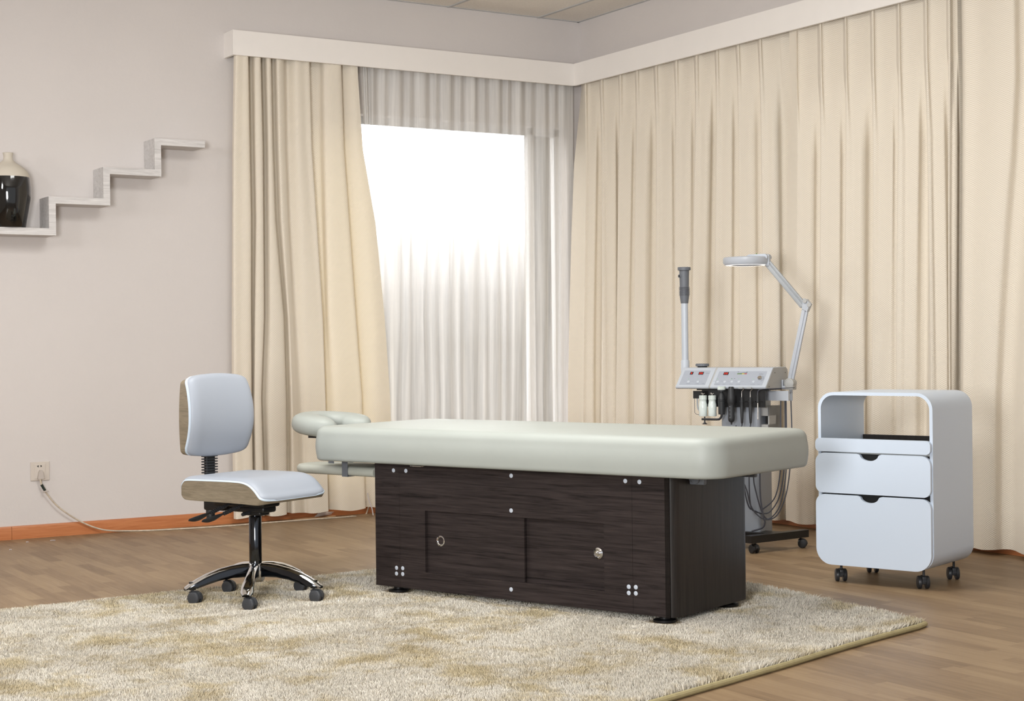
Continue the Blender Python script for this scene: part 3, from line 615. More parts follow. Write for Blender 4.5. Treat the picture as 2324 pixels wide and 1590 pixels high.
# backrest
xb_, zb0, zb1 = -.218, .660, 1.005
fz = [(0, .0), (.012, .03), (.030, .08), (.040, .13), (.042, .18), (.038, .23), (.028, .28), (.014, .32), (.002, .345)]
bpth = [(v.x, v.z) for v in crom([Vector((xb_ - .035 + a, 0, zb0 + b)) for a, b in fz], 5)]
bpth = bpth[::-1]   # travel downward so the normal faces forward
def hw_back(s_):
    L_ = .345; r = .04; d = min(s_, 1 - s_) * L_
    base = .196 + .018 * math.sin(PI * min(1, s_ * .9)) * 1.0
    return base - (r - math.sqrt(max(0, r * r - (r - min(d, r)) ** 2)))
hb_ = [hw_back(i / (len(bpth) - 1)) for i in range(len(bpth))]
sh_ = panel_loft(bpth, [(xb_ - .052, b) for a, b in bpth], hb_).build('backrest_shell', 'shellwood', ch)
cush_b = cushion(bpth, lambda s_: hw_back(s_) + .001, .010, e=.02); cush_c = cushion([(a + .006, b) for a, b in bpth], lambda s_: hw_back(s_) - .004, .026, nw=31, e=.25)
def crown(mb):   # arched top and bottom edges, slightly wrapping sides
    out = []
    for x, y, z in mb.v:
        k = (y / .2) ** 2; t = (z - zb0) / (zb1 - zb0)
        out.append((x + .012 * k, y, z + (.022 * (1 - k) * max(0, t)) - .012 * (1 - k) * max(0, 1 - t) + .004 * k))
    mb.v = out; return mb
crown(cush_b).build('backrest_piping', 'piping', ch, ang=60); crown(cush_c).build('backrest_cushion', 'seat_white', ch, ang=60)
me = sh_.data
for v in me.vertices:
    k = (v.co.y / .2) ** 2; v.co.x += .012 * k
# back post with ribbed bellows
MB().rbox(-.270, -.250, -.043, .013, .40, .72, .004).build('back_post', 'blacksteel', ch, wn=True)
rb_ = MB()
for k in range(9): rb_.rbox(-.278, -.242, -.053, .023, .556 + k * .0125, .562 + k * .0125, .0025)
rb_.build('ribbed_bellows', 'blackplastic', ch)
mech = MB(); mech.rbox(-.20, .10, -.06, .06, .425, .462, .01); mech.rbox(-.275, -.15, -.045, .03, .40, .455, .008); mech.rbox(-.10, .09, -.045, .045, .400, .43, .01); mech.rbox(.06, .14, -.09, .09, .447, .458, .004); mech.rbox(-.05, .06, -.035, .035, .385, .41, .01)
mech.build('tilt_mechanism', 'blacksteel', ch)
for ya, s0 in ((-.03, -.10), (-.03, -.02)):
    lv = MB(); a0 = Vector((s0, -.05, .437)); a1 = a0 + Vector((-.035, -.10, -.035)); a2 = a1 + Vector((-.018, -.055, -.018)); a3 = a2 + Vector((-.01, -.05, -.004))
    lv.tube([a0, a1], .006, 10)
    for k in range(9): c_ = a0.lerp(a1, .25 + k * .085); lv.disc(c_, a1 - a0, .0095, .006, 14)
    lv.tube([a1, a2, a3], [.007, .020, .019, .008], 12, 4, flat=.35)
    lv.build('adjustment_lever', 'blackplastic', ch)
MB().tube([(.0, -.04, .40), (.0, -.085, .395)], .008, 10).build('tension_knob', 'blackplastic', ch)
q_ = MB().lathe([(.021, .37), (.021, .40)], 20, (-.258, -.015, 0)); q_.lathe([(.019, .352), (.019, .375)], 20, (-.258, -.015, 0)); q_.build('post_end', 'blackplastic', ch)
MB().lathe([(.0165, .36), (.0165, .42)], 24).build('gas_rod', 'chrome_dark_refl', ch)
MB().lathe([(.027, .12), (.0285, .125), (.0285, .378), (.026, .382), (.017, .382)], 32).build('gas_column', 'chrome_dark_refl', ch)
MB().lathe([(.034, .085), (.04, .095), (.042, .15), (.036, .166), (.030, .170)], 32).build('hub', 'chrome', ch)
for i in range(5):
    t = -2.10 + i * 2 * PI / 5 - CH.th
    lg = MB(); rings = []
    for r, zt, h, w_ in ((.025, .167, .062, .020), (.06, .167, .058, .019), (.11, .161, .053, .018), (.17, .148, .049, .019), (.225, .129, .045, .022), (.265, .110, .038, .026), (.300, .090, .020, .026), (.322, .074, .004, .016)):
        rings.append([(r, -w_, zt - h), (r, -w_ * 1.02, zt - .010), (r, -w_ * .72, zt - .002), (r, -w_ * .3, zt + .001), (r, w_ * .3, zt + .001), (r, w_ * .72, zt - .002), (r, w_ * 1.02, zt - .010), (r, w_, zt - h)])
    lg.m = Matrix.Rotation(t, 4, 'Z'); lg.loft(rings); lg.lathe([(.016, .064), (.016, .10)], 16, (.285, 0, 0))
    lo_ = lg.build('base_leg', 'chrome_dark_refl', ch, ang=50)  # leg body coloured dark for the dark ground it reflects
    rdg = MB(); rdg.m = Matrix.Rotation(t, 4, 'Z'); rdg.loft([[(r_[0][0], a_[1] * 1.02, a_[2] + .0012) for a_ in r_[1:7]] for r_ in rings], closed=False, cap=False); rdg.build('painted_shine_strip', 'chrome', lo_, ang=50)  # bright strip painting the light reflected along the leg top
    caster(ch, .285 * math.cos(t), .285 * math.sin(t), .07, .029, (math.atan2(RT.y, RT.x) - .35) - CH.th, 'rubber', .014)

# ------------------------------------------------------------------ drawer trolley
CB = Frame(-1.461, -4.099, -1.228); CW, CD, CZ0, CZ1 = .575, .457, .09, .902
cb = thing('drawer_trolley', 'pale blue-white rounded drawer trolley with open top shelf on black casters', 'cabinet', (CB.o.x, CB.o.y, 0), CB.th)
oo = rrect(0, CW, CZ0, CZ1, .078, 10); ii = rrect(.015, CW - .015, CZ0 + .015, CZ1 - .015, .064, 10); n = len(oo)
sm = MB(); vs = [(a, y, b) for y in (0, CD) for a, b in oo] + [(a, y, b) for y in (0, CD) for a, b in ii]; fs = []; mi = []
for j in range(n):
    k = (j + 1) % n
    fs += [(j, k, k + n, j + n), (2 * n + k, 2 * n + j, 3 * n + j, 3 * n + k), (k, j, 2 * n + j, 2 * n + k), (n + j, n + k, 3 * n + k, 3 * n + j)]
sm.add(vs, fs); sm.build('shell', 'cabinet', cb)
zband0, zband1 = .622, .685
def ppoly(x0, x1_, z0, z1_, r, notch=0):
    pl = rrect(x0, x1_, z0, z1_, r, 8)
    if notch:
        c = (x0 + x1_) / 2 - .012; k = 9  # insert the finger notch into the top edge (between corner 1 and corner 2)
        nn = [(c + .062, z1_), (c + .050, z1_ - .004)] + [(c + .046 * math.cos(t) , z1_ - .006 - notch * math.sin(t)) for t in np.linspace(.12, PI - .12, 11)] + [(c - .050, z1_ - .004), (c - .062, z1_)]
        pl = pl[:9] + nn + pl[9:]
    return pl
MB().prism(ppoly(-.006, CW - .004, zband0, zband1, .022), -.020, -.0005, 'xz').build('top_band', 'cabinet', cb)
MB().prism(ppoly(-.006, CW - .004, .427, .616, [.045, .045, .035, .035], .026), -.020, -.0005, 'xz').build('drawer_front', 'cabinet', cb)
MB().prism(ppoly(-.006, CW - .004, CZ0 - .002, .420, [.045, .045, .078, .078], .026), -.020, -.0005, 'xz').build('drawer_front', 'cabinet', cb)
MB().box(.016, CW - .016, .012, CD - .012, .17, .614).build('drawer_box', 'inner', cb, smooth=False)
MB().box(.016, CW - .016, .002, CD - .017, .6145, .630).build('tray_board', 'cabinet_side', cb, smooth=False)
qz = CB.at_y(2030, 986.5, CD).z
MB().box(.0165, CW - .0165, CD - .016, CD, .622, qz).build('rear_lip', 'darkwood_v', cb, smooth=False)
MB().prism(rrect(.0155, CW - .0155, CZ0 + .0155, .621, [.002, .002, .064, .064], 8), CD - .010, CD - .001, 'xz').build('back_panel', 'cabinet_side', cb, smooth=False)
for x, y in ((.085, .055), (CW - .075, .055), (.085, CD - .06), (CW - .075, CD - .06)):
    caster(cb, x, y, CZ0 + .002, .030, 2.2, 'blackplastic', .016)

# ------------------------------------------------------------------ facial machine on its trolley
TR = Frame(-1.198, -2.662, -1.1); TW, TD, TZ0, TZ1 = .541, .332, .884, 1.001
tr = thing('facial_machine', 'white facial treatment machine with steamer pipe on a grey column stand behind the bed', 'beauty machine', (TR.o.x, TR.o.y, 0), TR.th)
sideprof = [(0, TZ0 + .012), (.003, TZ0 + .004), (.012, TZ0), (TD - .01, TZ0), (TD, TZ0 + .01), (TD, TZ1 - .03), (TD - .008, TZ1 - .012), (TD - .03, TZ1), (.125, TZ1), (.112, TZ1 - .001), (.104, TZ1 - .006)]
gx0 = TR.at_y(1607.7, 881, 0).x; gx1 = TR.at_y(1611.5, 881, 0).x
ub = MB(); ub.prism(sideprof, 0, gx0, 'yz'); c1_ = ub.build('steamer_unit', 'machine', tr, ang=30)
MB().prism([(a * .98 + .004, b) for a, b in sideprof], gx0, gx1, 'yz').build('unit_divider', 'machine_side', tr, ang=30)
c2_ = MB().prism(sideprof, gx1, TW - .002, 'yz').build('control_console', 'machine', tr, ang=30)
MB().prism([(.008 + a * .955, TZ0 + (b - TZ0) * .97 + .001) for a, b in sideprof], TW - .002, TW, 'yz').build('side_plate', 'machine_side', c2_, ang=30)
sd = MB()
for px, py in ((1758.5, 845.5), (1782, 845), (1745.5, 877)):
    q = TR.at_x(px, py, TW); MB().disc((TW, q.y, q.z), (1, 0, 0), .0028, .0015, 10).build('screw', 'slot', c2_)
for k in range(6):
    for r in range(3): sd.box(TW - .0001, TW + .0006, .11 + k * .014, .117 + k * .014, TZ0 + .020 + r * .008, TZ0 + .022 + r * .008)
sd.build('vent_slots', 'machine_side', c2_, smooth=False)
# panel frame: slope from (0, z0+.012) to (.104, z1-.006)
sl0 = Vector((0, 0, TZ0 + .012)); sl1 = Vector((0, .104, TZ1 - .006)); tdir = (sl1 - sl0).normalized(); nd = Vector((0, -tdir.z, tdir.y)); tlen = (sl1 - sl0).length
PM = Matrix(((1, 0, 0, 0), (0, tdir.y, nd.y, 0), (0, tdir.z, nd.z, sl0.z), (0, 0, 0, 1)))
Wn = TR.X * 0 + TR.Y * nd.y + Vector((0, 0, nd.z)); Wp = TR.o + Vector((0, 0, sl0.z))
def pn(px, py): L_ = TR.loc(hit(px, py, Wp, Wn)); return L_.x, (L_ - sl0).dot(tdir)
def quad(mb, pts, n0=0, n1=.0008):
    mb.add([(x, t, n0) for x, t in pts] + [(x, t, n1) for x, t in pts], [(0, 1, 2, 3), (7, 6, 5, 4), (0, 4, 5, 1), (1, 5, 6, 2), (2, 6, 7, 3), (3, 7, 4, 0)]); return mb
def pmb(): m_ = MB(); m_.m = PM; return m_
def pbox(px0, py0, px1, py1): 
    x0, t1 = pn(px0, py0); x1_, t0 = pn(px1, py1); return [(x0, t0), (x1_, t0), (x1_, t1), (x0, t1)]
for un, (bl, tr_) in ((c1_, ((1541, 873), (1613, 840.5))), (c2_, ((1620, 874), (1741.6, 842)))):
    x0, t0 = pn(*bl); x1_, t1 = pn(*tr_); pq = pmb(); pq.prism(rrect(x0, x1_, t0, t1, .004, 4), 0, .0006, 'xy'); pq.build('panel_film', 'panel', un, smooth=False)
SEG = {'0': 'abcdef', '5': 'afgcd'}
def digits(un, cxp, cyp, txt, w_=.0075, h_=.012):
    x, t = pn(cxp, cyp); d = pmb(); W_ = len(txt) * (w_ + .0045) + .006
    quad(d, [(x - W_ / 2, t - h_ * .9), (x + W_ / 2, t - h_ * .9), (x + W_ / 2, t + h_ * .9), (x - W_ / 2, t + h_ * .9)], .0006, .0014); dd = d.build('display', 'slot', un, smooth=False)
    d = pmb(); th = .0013
    for i, c in enumerate(txt):
        x0 = x - W_ / 2 + .005 + i * (w_ + .0045); y0 = t - h_ / 2
        S = dict(a=(x0, y0 + h_ - th, x0 + w_, y0 + h_), d=(x0, y0, x0 + w_, y0 + th), g=(x0, y0 + h_ / 2 - th / 2, x0 + w_, y0 + h_ / 2 + th / 2), f=(x0, y0 + h_ / 2, x0 + th, y0 + h_), b=(x0 + w_ - th, y0 + h_ / 2, x0 + w_, y0 + h_), e=(x0, y0, x0 + th, y0 + h_ / 2), c=(x0 + w_ - th, y0, x0 + w_, y0 + h_ / 2))
        for k in SEG[c]: a = S[k]; quad(d, [(a[0], a[1]), (a[2], a[1]), (a[2], a[3]), (a[0], a[3])], .0014, .0018)
    d.build('red_digits', 'red', dd, smooth=False) if False else d.build('red_digits', 'red', un, smooth=False)
digits(c1_, 1570, 846.8, '5'); digits(c1_, 1591.3, 847, '05'); digits(c2_, 1648, 847.6, '05')
def text_mesh(s_, size):
    cu = bpy.data.curves.new('t', 'FONT'); cu.body = s_; cu.size = size; cu.align_x = 'CENTER'; cu.align_y = 'CENTER'
    ob = bpy.data.objects.new('t', cu); COL.objects.link(ob); dg = bpy.context.evaluated_depsgraph_get(); me = bpy.data.meshes.new_from_object(ob.evaluated_get(dg)); bpy.data.objects.remove(ob); bpy.data.curves.remove(cu)
    vs = [v.co.copy() for v in me.vertices]; fs = [tuple(p_.vertices) for p_ in me.polygons]; bpy.data.meshes.remove(me); return vs, fs
def label_txt(un, px, py, s_, size, mat='ink'):
    x, t = pn(px, py); vs, fs = text_mesh(s_, size); d = pmb(); d.add([(v.x + x, v.y + t, .0008) for v in vs], fs); return d
lt = label_txt(c1_, 1606, 847, 'XIN', .012); x, t = pn(1611, 847.5); 
lt.build('logo', 'ink', c1_, smooth=False)
lt = label_txt(c2_, 1727.5, 849, 'XIN', .014); lt.build('logo', 'ink', c2_, smooth=False)
ink = {c1_: pmb(), c2_: pmb()}; ink2 = {c1_: pmb(), c2_: pmb()}
def bar(un, px, py, w_, h_=.0022, lite=False):
    x, t = pn(px, py); quad(pmb(), [(x - w_ / 2, t - h_ / 2), (x + w_ / 2, t - h_ / 2), (x + w_ / 2, t + h_ / 2), (x - w_ / 2, t + h_ / 2)], .0006, .001).build('printed_line' if lite else 'printed_mark', 'ink2' if lite else 'ink', un, smooth=False)
for un, px, s_ in ((c1_, 1561.5, 'OZONE'), (c1_, 1582.5, 'STEAM'), (c1_, 1595.5, 'TIMER')):
    lt = label_txt(un, px, 870.3, s_, .0062); lt.build('caption', 'ink', un, smooth=False)
for px, s_ in ((1627.5, 'ULTRASONIC'), (1643, 'SPRAY'), (1659, 'VACUUM'), (1675.5, 'GALVANIC'), (1708, 'HIGH FREQ'), (1722, 'START')):
    lt = label_txt(c2_, px, 872, s_, .0052); lt.build('caption', 'ink', c2_, smooth=False)
def ring(un, px, py, r, mb=None):
    x, t = pn(px, py); d = pmb(); n_ = 20
    vs = [(x + rr * math.cos(2 * PI * j / n_), t + rr * math.sin(2 * PI * j / n_), .001) for rr in (r, r * .8) for j in range(n_)]
    d.add(vs, [(j, (j + 1) % n_, n_ + (j + 1) % n_, n_ + j) for j in range(n_)]); d.build('printed_ring', 'ink2', un, smooth=False)
for un, px, py in ((c1_, 1564, 854), (c1_, 1571, 854), (c1_, 1583, 854), (c1_, 1593, 854), (c2_, 1641, 855), (c2_, 1650, 855), (c2_, 1668, 848.3), (c2_, 1700.5, 848.3)): ring(un, px, py, .0042)
for un, px in ((c1_, 1562.5), (c1_, 1584), (c2_, 1629), (c2_, 1645), (c2_, 1661), (c2_, 1677.3), (c2_, 1710)):
    x, t = pn(px, 866); b = pmb(); b.lathe([(.0085, .0005), (.0085, .0018), (.007, .0028), (.004, .003)], 20, (x, t, 0)); b.build('push_button', 'machine', un)
    bar(un, px - 8, 864.5, .016, .0008, True); bar(un, px + 8, 864.5, .016, .0008, True)
    x, t = pn(px, 859.8); b = pmb(); b.lathe([(.0016, .0005), (.0012, .0016)], 10, (x + (.0 if px < 1620 else -.001), t, 0)); b.build('indicator_light', 'green', un)
bar(c2_, 1661, 858.8, .007, .003); bar(c2_, 1667, 858.8, .007, .003); bar(c2_, 1676, 843.6, .008, .003); bar(c2_, 1695.5, 843.8, .007, .003)
lb = pmb(); 
for i in range(12):
    lb.cur = 0 if i < 6 else (1 if i < 9 else 2); a = pn(1673.2 + i * 1.84, 848.1); b = pn(1673.2 + (i + .9) * 1.84, 848.1); quad(lb, [(a[0], a[1] - .003), (b[0], a[1] - .003), (b[0], a[1] + .003), (a[0], a[1] + .003)], .0006, .0012)
lb.build('level_bar', ['ledg', 'ledy', 'ledr'], c2_, smooth=False)
wd_ = pmb(); a = pn(1674, 846.8); b = pn(1696, 844.5); wd_.add([(a[0], a[1], .001), (b[0], a[1] + .001, .001), (b[0] + .002, b[1], .001)], [(0, 1, 2)]); wd_.build('level_wedge', 'ink', c2_, smooth=False)
x, t = pn(1725, 859); kb = pmb(); kb.lathe([(.0125, .0005), (.0125, .010), (.011, .0125), (.004, .0125)], 28, (x, t, 0)); kb.build('dial_knob', 'silver', c2_)
kd = pmb()
for k in range(9):
    an = math.radians(70 - k * 16); kd.lathe([(.0012 + .00008 * k, .0006), (.001, .0014)], 8, (x + .021 * math.cos(an), t + .021 * math.sin(an), 0))
kd.build('dial_marks', 'slot', c2_)
# steamer cap and pipe
q = TR.at_y(1594, 831, .20); st = MB(); st.lathe([(.028, TZ1 - .002), (.028, TZ1 + .006)], 28, (q.x, .20, 0)); st.build('cap_neck', 'slot', c1_)
cap = MB(); n_ = 48; cap.loft([[(q.x + (.037 + (.0015 if j % 2 else 0)) * s_ * math.cos(2 * PI * j / n_), .20 + (.037 + (.0015 if j % 2 else 0)) * s_ * math.sin(2 * PI * j / n_), z) for j in range(n_)] for s_, z in ((.95, TZ1 + .006), (1, TZ1 + .008), (1, TZ1 + .018), (.93, TZ1 + .021))]); cap.build('filler_cap', 'mid', c1_)
PYD = .22
def tp_(px, py): return TR.at_y(px, py, PYD)
def hseg(mb, spec, cxp, n_=28):
    c = tp_(cxp, 700); mb.lathe([(abs(tp_(cxp + r, y).x - tp_(cxp, y).x), tp_(cxp, y).z) for y, r in spec], n_, (c.x, PYD, 0)); return mb
hseg(MB(), [(872, 9.3), (818, 8.6), (817, 8.0)], 1553.7).build('pipe_socket', 'machine', tr)
hseg(MB(), [(817, 7.1), (686, 7.1)], 1553.7).build('steam_pipe', 'machine', tr)
hd = hseg(MB(), [(688, 7.8), (671, 9.8), (670, 9.8), (649, 9.6), (613.5, 10.3), (613, 13.4), (607, 13.5), (606, 12.8)], 1553.7).build('steam_head', 'mid', tr)
bl = MB()
for k in range(7): y = 651 + k * 2.9; hseg(bl, [(y + 1.2, 9), (y + .9, 11.6), (y, 11.6), (y - .3, 9)], 1553.7)
bl.build('bellows', 'mid', hd)
c = tp_(1547, 626.5); nz_ = MB(); nz_.axis_lathe((c.x, PYD - .020, c.z), (-.2, -1, 0), [(.010, 0), (.010, .008), (.006, .009)], 20); nz_.build('nozzle', 'mid', hd)
nz_ = MB(); nz_.axis_lathe((c.x - .0015, PYD - .0285, c.z), (-.2, -1, 0), [(.0055, 0), (.0055, .0012)], 16); nz_.build('nozzle_hole', 'slot', hd)
q = TR.at_y(1541, 858, .12); MB().disc((-.004, .14, q.z), (-1, 0, 0), .03, .012).build('side_knob', 'machine', c1_)
# rack plate, tray, column, base
def ty(px, py, y=.035): return TR.at_y(px, py, y)
a = ty(1573, 888); b = ty(1737, 924); cc = ty(1593, 904)
rk = MB(); rk.box(cc.x, b.x, .035, .04, b.z, TZ0 - .004); rk.box(a.x, cc.x + .04, .035, .04, cc.z, TZ0 - .012); rk.box(a.x + .02, TW, .04, TD, TZ0 - .008, TZ0 - .001)
for px in (1594.5, 1615.5, 1637, 1659, 1684, 1704, 1719):
    c = ty(px, 911, 0); rk.box(c.x - .018, c.x - .013, .0, .035, c.z - .002, c.z + .002); rk.box(c.x + .013, c.x + .018, .0, .035, c.z - .002, c.z + .002)
rk.build('tool_rack', 'blacksteel', tr, smooth=False)
a = ty(1737, 888, .16); b = ty(1791, 909, .16); MB().box(a.x - .08, b.x, .15, .17, b.z, a.z + .004).build('lamp_bracket', 'lampgrey', tr, smooth=False)
CY = .155; a = TR.at_y(1636, 1000, CY - .09); b = TR.at_y(1725, 1000, CY)
xl_, xr_ = a.x, TR.at_y(1725, 1150, CY - .09).x
MB().prism(rrect(xl_, xr_, CY - .09, CY + .10, .02, 5), .085, TZ0 - .004, 'xy').build('column', 'column', tr)
a = TR.at_y(1752, 921, .16); bx_ = TR.at_y(1700, 921, .16).x
w0 = TR.at_y(1722, 943, .10); w1_ = TR.at_y(1746, 963, .10)
sb = MB(); zt_ = a.z; zb_ = zt_ - .20; y0_, y1_ = .10, .28
sb.box(bx_, w0.x, y0_, y1_, zb_, zt_); sb.box(w1_.x, a.x, y0_, y1_, zb_, zt_); sb.box(w0.x, w1_.x, y0_, y1_, w0.z, zt_); sb.box(w0.x, w1_.x, y0_, y1_, zb_, w1_.z); sb.box(w0.x, w1_.x, y0_ + .1, y1_, w1_.z, w0.z)
so = sb.build('side_box', 'machine_side', tr, smooth=False)
MB().box(w0.x + .004, w1_.x - .004, y0_ + .06, y0_ + .065, w1_.z + .004, w0.z - .004).build('recess', 'slot', so, smooth=False)
MB().tube([(w0.x + .013, y0_ + .03, w0.z), (w0.x + .013, y0_ + .03, w1_.z)], .0025, 8).build('latch_bar', 'silver', so)
# base: splayed bars with casters
BAx, BAy = .51, -.10; BBx, BBy = .64, .24; xm = (xl_ + xr_) / 2
bs = MB()
for sg in (1, -1):
    X = lambda v: v if sg > 0 else 2 * xm - v
    p0 = Vector((X(.485), -.135)); p1 = Vector((X(.655), .275)); d_ = (p1 - p0).normalized(); nn_ = Vector((-d_.y, d_.x)) * .024
    bs.prism([tuple(p0 + nn_), tuple(p1 + nn_), tuple(p1 - nn_), tuple(p0 - nn_)], .058, .098, 'xy')
bs.prism([(2 * xm - .55, .02), (.53, .02), (.58, .14), (2 * xm - .60, .14)], .070, .0975, 'xy')
bs.build('base_frame', 'blacksteel', tr, smooth=False)
for x, y, rz in ((.51, -.10, 2.6), (.64, .235, .25), (2 * xm - .51, -.10, 1.4), (2 * xm - .64, .235, .8)): caster(tr, x, y, .06, .025, rz, 'blackplastic', .013)
# cables
def cab(pts, r=.0035, y=(.20, .20)):
    P = [TR.at_y(px, py, yy) for (px, py), yy in zip(pts, np.linspace(y[0], y[1], len(pts)))]; return MB().tube(P, r, 8, 6)
for pts, r, y in (([(1772, 905), (1772, 990), (1770.6, 1070), (1760, 1125), (1738, 1150), (1718, 1159), (1700, 1150), (1690, 1110), (1684, 1040), (1683, 965)], .0036, (.22, -.02)),
        ([(1781.5, 905), (1782, 990), (1779, 1070), (1768, 1128), (1750, 1158), (1735, 1165), (1716, 1160), (1704, 1148), (1700, 1080), (1703, 965)], .0036, (.22, -.02)),
        ([(1784, 905), (1785, 990), (1784, 1070), (1776, 1125), (1763, 1160), (1742, 1177), (1727, 1155), (1712, 1100), (1706, 1060), (1670, 965)], .0036, (.22, -.02)),
        ([(1795, 909), (1797, 990), (1792, 1070), (1783, 1125), (1766, 1165), (1747, 1178), (1725, 1173), (1704, 1147), (1690, 1100), (1640, 1000)], .0036, (.22, -.05)),
        ([(1728, 975), (1724.5, 1070), (1726, 1130), (1733, 1172), (1736, 1185), (1730, 1197), (1706, 1205)], .0048, (-.03, -.02))):
    cab(pts, r, y).build('cable', 'cable', tr)
# ---- tools hanging in the rack: things of their own
def tool(name, label, cat, px, parts, group=None, y=.0):
    c = ty(px, 911, y); t_ = thing(name, label, cat, tuple(TR.o + TR.X * c.x + TR.Y * y + Vector((0, 0, c.z))), TR.th, group)
    for nm, mat, fn in parts:
        mb = MB(); fn(mb, lambda yy: ty(px, yy, y).z - c.z); mb.build(nm, mat, t_)
    return t_
mpx = abs(ty(1700, 911, 0).x - ty(1699, 911, 0).x)  # metres per photo pixel here
def Lp(mb, z, spec, n_=24): mb.lathe([(max(r, .1) * mpx * .93, z(y)) for y, r in spec], n_)
for px, lb in ((1595.5, 'left of the two white spray bottles in the machine rack'), (1616.5, 'right of the two white spray bottles, beside the dark brush handle')):
    tool('spray_bottle', lb, 'bottle', px, [
        ('body', 'bottle', lambda mb, z: Lp(mb, z, [(944, 9.2), (942.5, 10), (934, 9.4), (926, 10.2), (918, 9.8), (911, 8.2), (907, 8.6), (905.6, 9.6), (905, 9.6), (904.6, 8)])),
        ('ribbed_cap', 'bottlecap', lambda mb, z: mb.loft([[((8 + .4 * (j % 2)) * mpx * s_ * math.cos(2 * PI * j / 40), (8 + .4 * (j % 2)) * mpx * s_ * math.sin(2 * PI * j / 40), z(y)) for j in range(40)] for s_, y in ((1, 905), (1, 897.5), (.9, 896.8))])),
        ('metal_nozzle', 'silver', lambda mb, z: (mb.tube([(0, 0, z(897)), (0, 0, z(893))], .0035, 10), mb.tube([(0, 0, z(893)), (-.007, 0, z(891.5)), (-.011, 0, z(892.5)), (-.006, -.004, z(894))], .0018, 8, 3), mb.tube([(0, 0, z(893.5)), (.011, 0, z(892))], .0016, 8)))], 'white spray bottles')
tool('rotary_brush', 'dark brush handpiece with pale ribbed head, right of the white bottles', 'brush tool', 1637.5, [
    ('handle', 'tool', lambda mb, z: Lp(mb, z, [(940, 7.2), (938, 7.6), (916, 7.8), (912, 8.3), (911, 7.6), (908, 8.3), (907, 7.6), (904, 8.2), (902, 7.5), (895, 5.5), (893.5, 5), (890, 3.2), (888, 3.4), (887.5, 8.4), (884, 8.4)])),
    ('ribbed_head', 'bottlecap', lambda mb, z: mb.loft([[((8 + .9 * (j % 2)) * mpx * .95 * math.cos(2 * PI * j / 32), (8 + .9 * (j % 2)) * mpx * .95 * math.sin(2 * PI * j / 32), z(y)) for j in range(32)] for y in (884, 876.5)])),
    ('bent_tube', 'blackplastic', lambda mb, z: mb.tube([(0, 0, z(940)), (-.002, 0, z(945)), (-.012, 0, z(950)), (-.03, 0, z(951.5)), (-46 * mpx, 0, z(951.5))], .0062, 12, 5)),
    ('clamp_screw', 'blackplastic', lambda mb, z: (mb.tube([(-39.5 * mpx, 0, z(945.5)), (-39.5 * mpx, 0, z(961))], .004, 10), mb.lathe([(.009, z(963)), (.016, z(962.6)), (.016, z(961.8)), (.009, z(961)), (.007, z(959))], 20, (-39.5 * mpx, 0, 0))))], y=-.012)
tool('massage_handpiece', 'thick black ridged handpiece in the middle of the machine rack', 'handpiece', 1659.5, [
    ('handle', 'tool', lambda mb, z: Lp(mb, z, [(963, 1.8), (958, 2.2), (956.5, 5.5), (953, 7.5), (946, 8), (938, 7), (930, 7.6), (922, 7), (915, 7.8), (913, 9), (900, 8.6), (885, 6.8), (878, 5.9), (877, 5)])),
    ('grip_studs', 'column', lambda mb, z: [mb.disc((-.0, -7.2 * mpx, z(y)), (0, -1, 0), .0018, .0016, 8) for y in (922, 930, 939, 947)])], y=-.015)
for px, lb in ((1683.5, 'left of the two slim roller electrodes in the machine rack'), (1703, 'right of the two slim roller electrodes in the machine rack')):
    tool('roller_electrode', lb, 'electrode', px, [
        ('handle', 'tool', lambda mb, z: Lp(mb, z, [(966, 1.2), (961, 1.4), (959, 2.6), (945, 3.6), (925, 4.1), (914, 3.6), (912, 4.2), (909, 4.2), (908, 3), (901, 3)])),
        ('wire_arm', 'silver', lambda mb, z: mb.tube([(0, 0, z(902)), (0, 0, z(889)), (.004, 0, z(886)), (.011, 0, z(883.5)), (.013, 0, z(881)), (.008, 0, z(879.5))], .0014, 8, 4)),
        ('roller', 'lamparm', lambda mb, z: mb.axis_lathe((-7.5 * mpx, 0, z(880)), (1, 0, 0), [(.0062, 0), (.0068, .002), (.0068, .026), (.004, .028)], 16))], 'roller electrodes', y=-.012)
tool('probe_rod', 'thin steel rod probe with curved grey cable, rightmost in the rack', 'probe', 1719.5, [
    ('handle', 'tool', lambda mb, z: Lp(mb, z, [(914, 2.2), (912, 3), (910, 3), (909, 2.3), (896, 2.2)])),
    ('steel_rod', 'silver', lambda mb, z: Lp(mb, z, [(952.5, .8), (952, 1.5), (913, 1.5)])),
    ('cable', 'cable', lambda mb, z: mb.tube([(0, 0, z(896)), (.001, 0, z(890)), (.008, -.001, z(885)), (.03, .0, z(882.5)), (.08, .035, z(881.5) ), (.13, .10, z(881.2)), (.147, .17, z(881.2))], .0022, 8, 6))], y=-.012)
tool('wire_hook', 'thin wire hook and grey hose end hanging left of the white spray bottles', 'hook', 1578, [
    ('wire', 'cable', lambda mb, z: mb.tube([(-.004, 0, z(904)), (-.004, 0, z(936)), (.004, 0, z(939)), (.022, 0, z(941))], .0014, 8)),
    ('hose', 'lamparm', lambda mb, z: mb.tube([(.008, .01, z(904)), (.009, .01, z(920)), (.013, .01, z(928)), (.022, .01, z(932))], .0045, 10, 4))], y=.0)

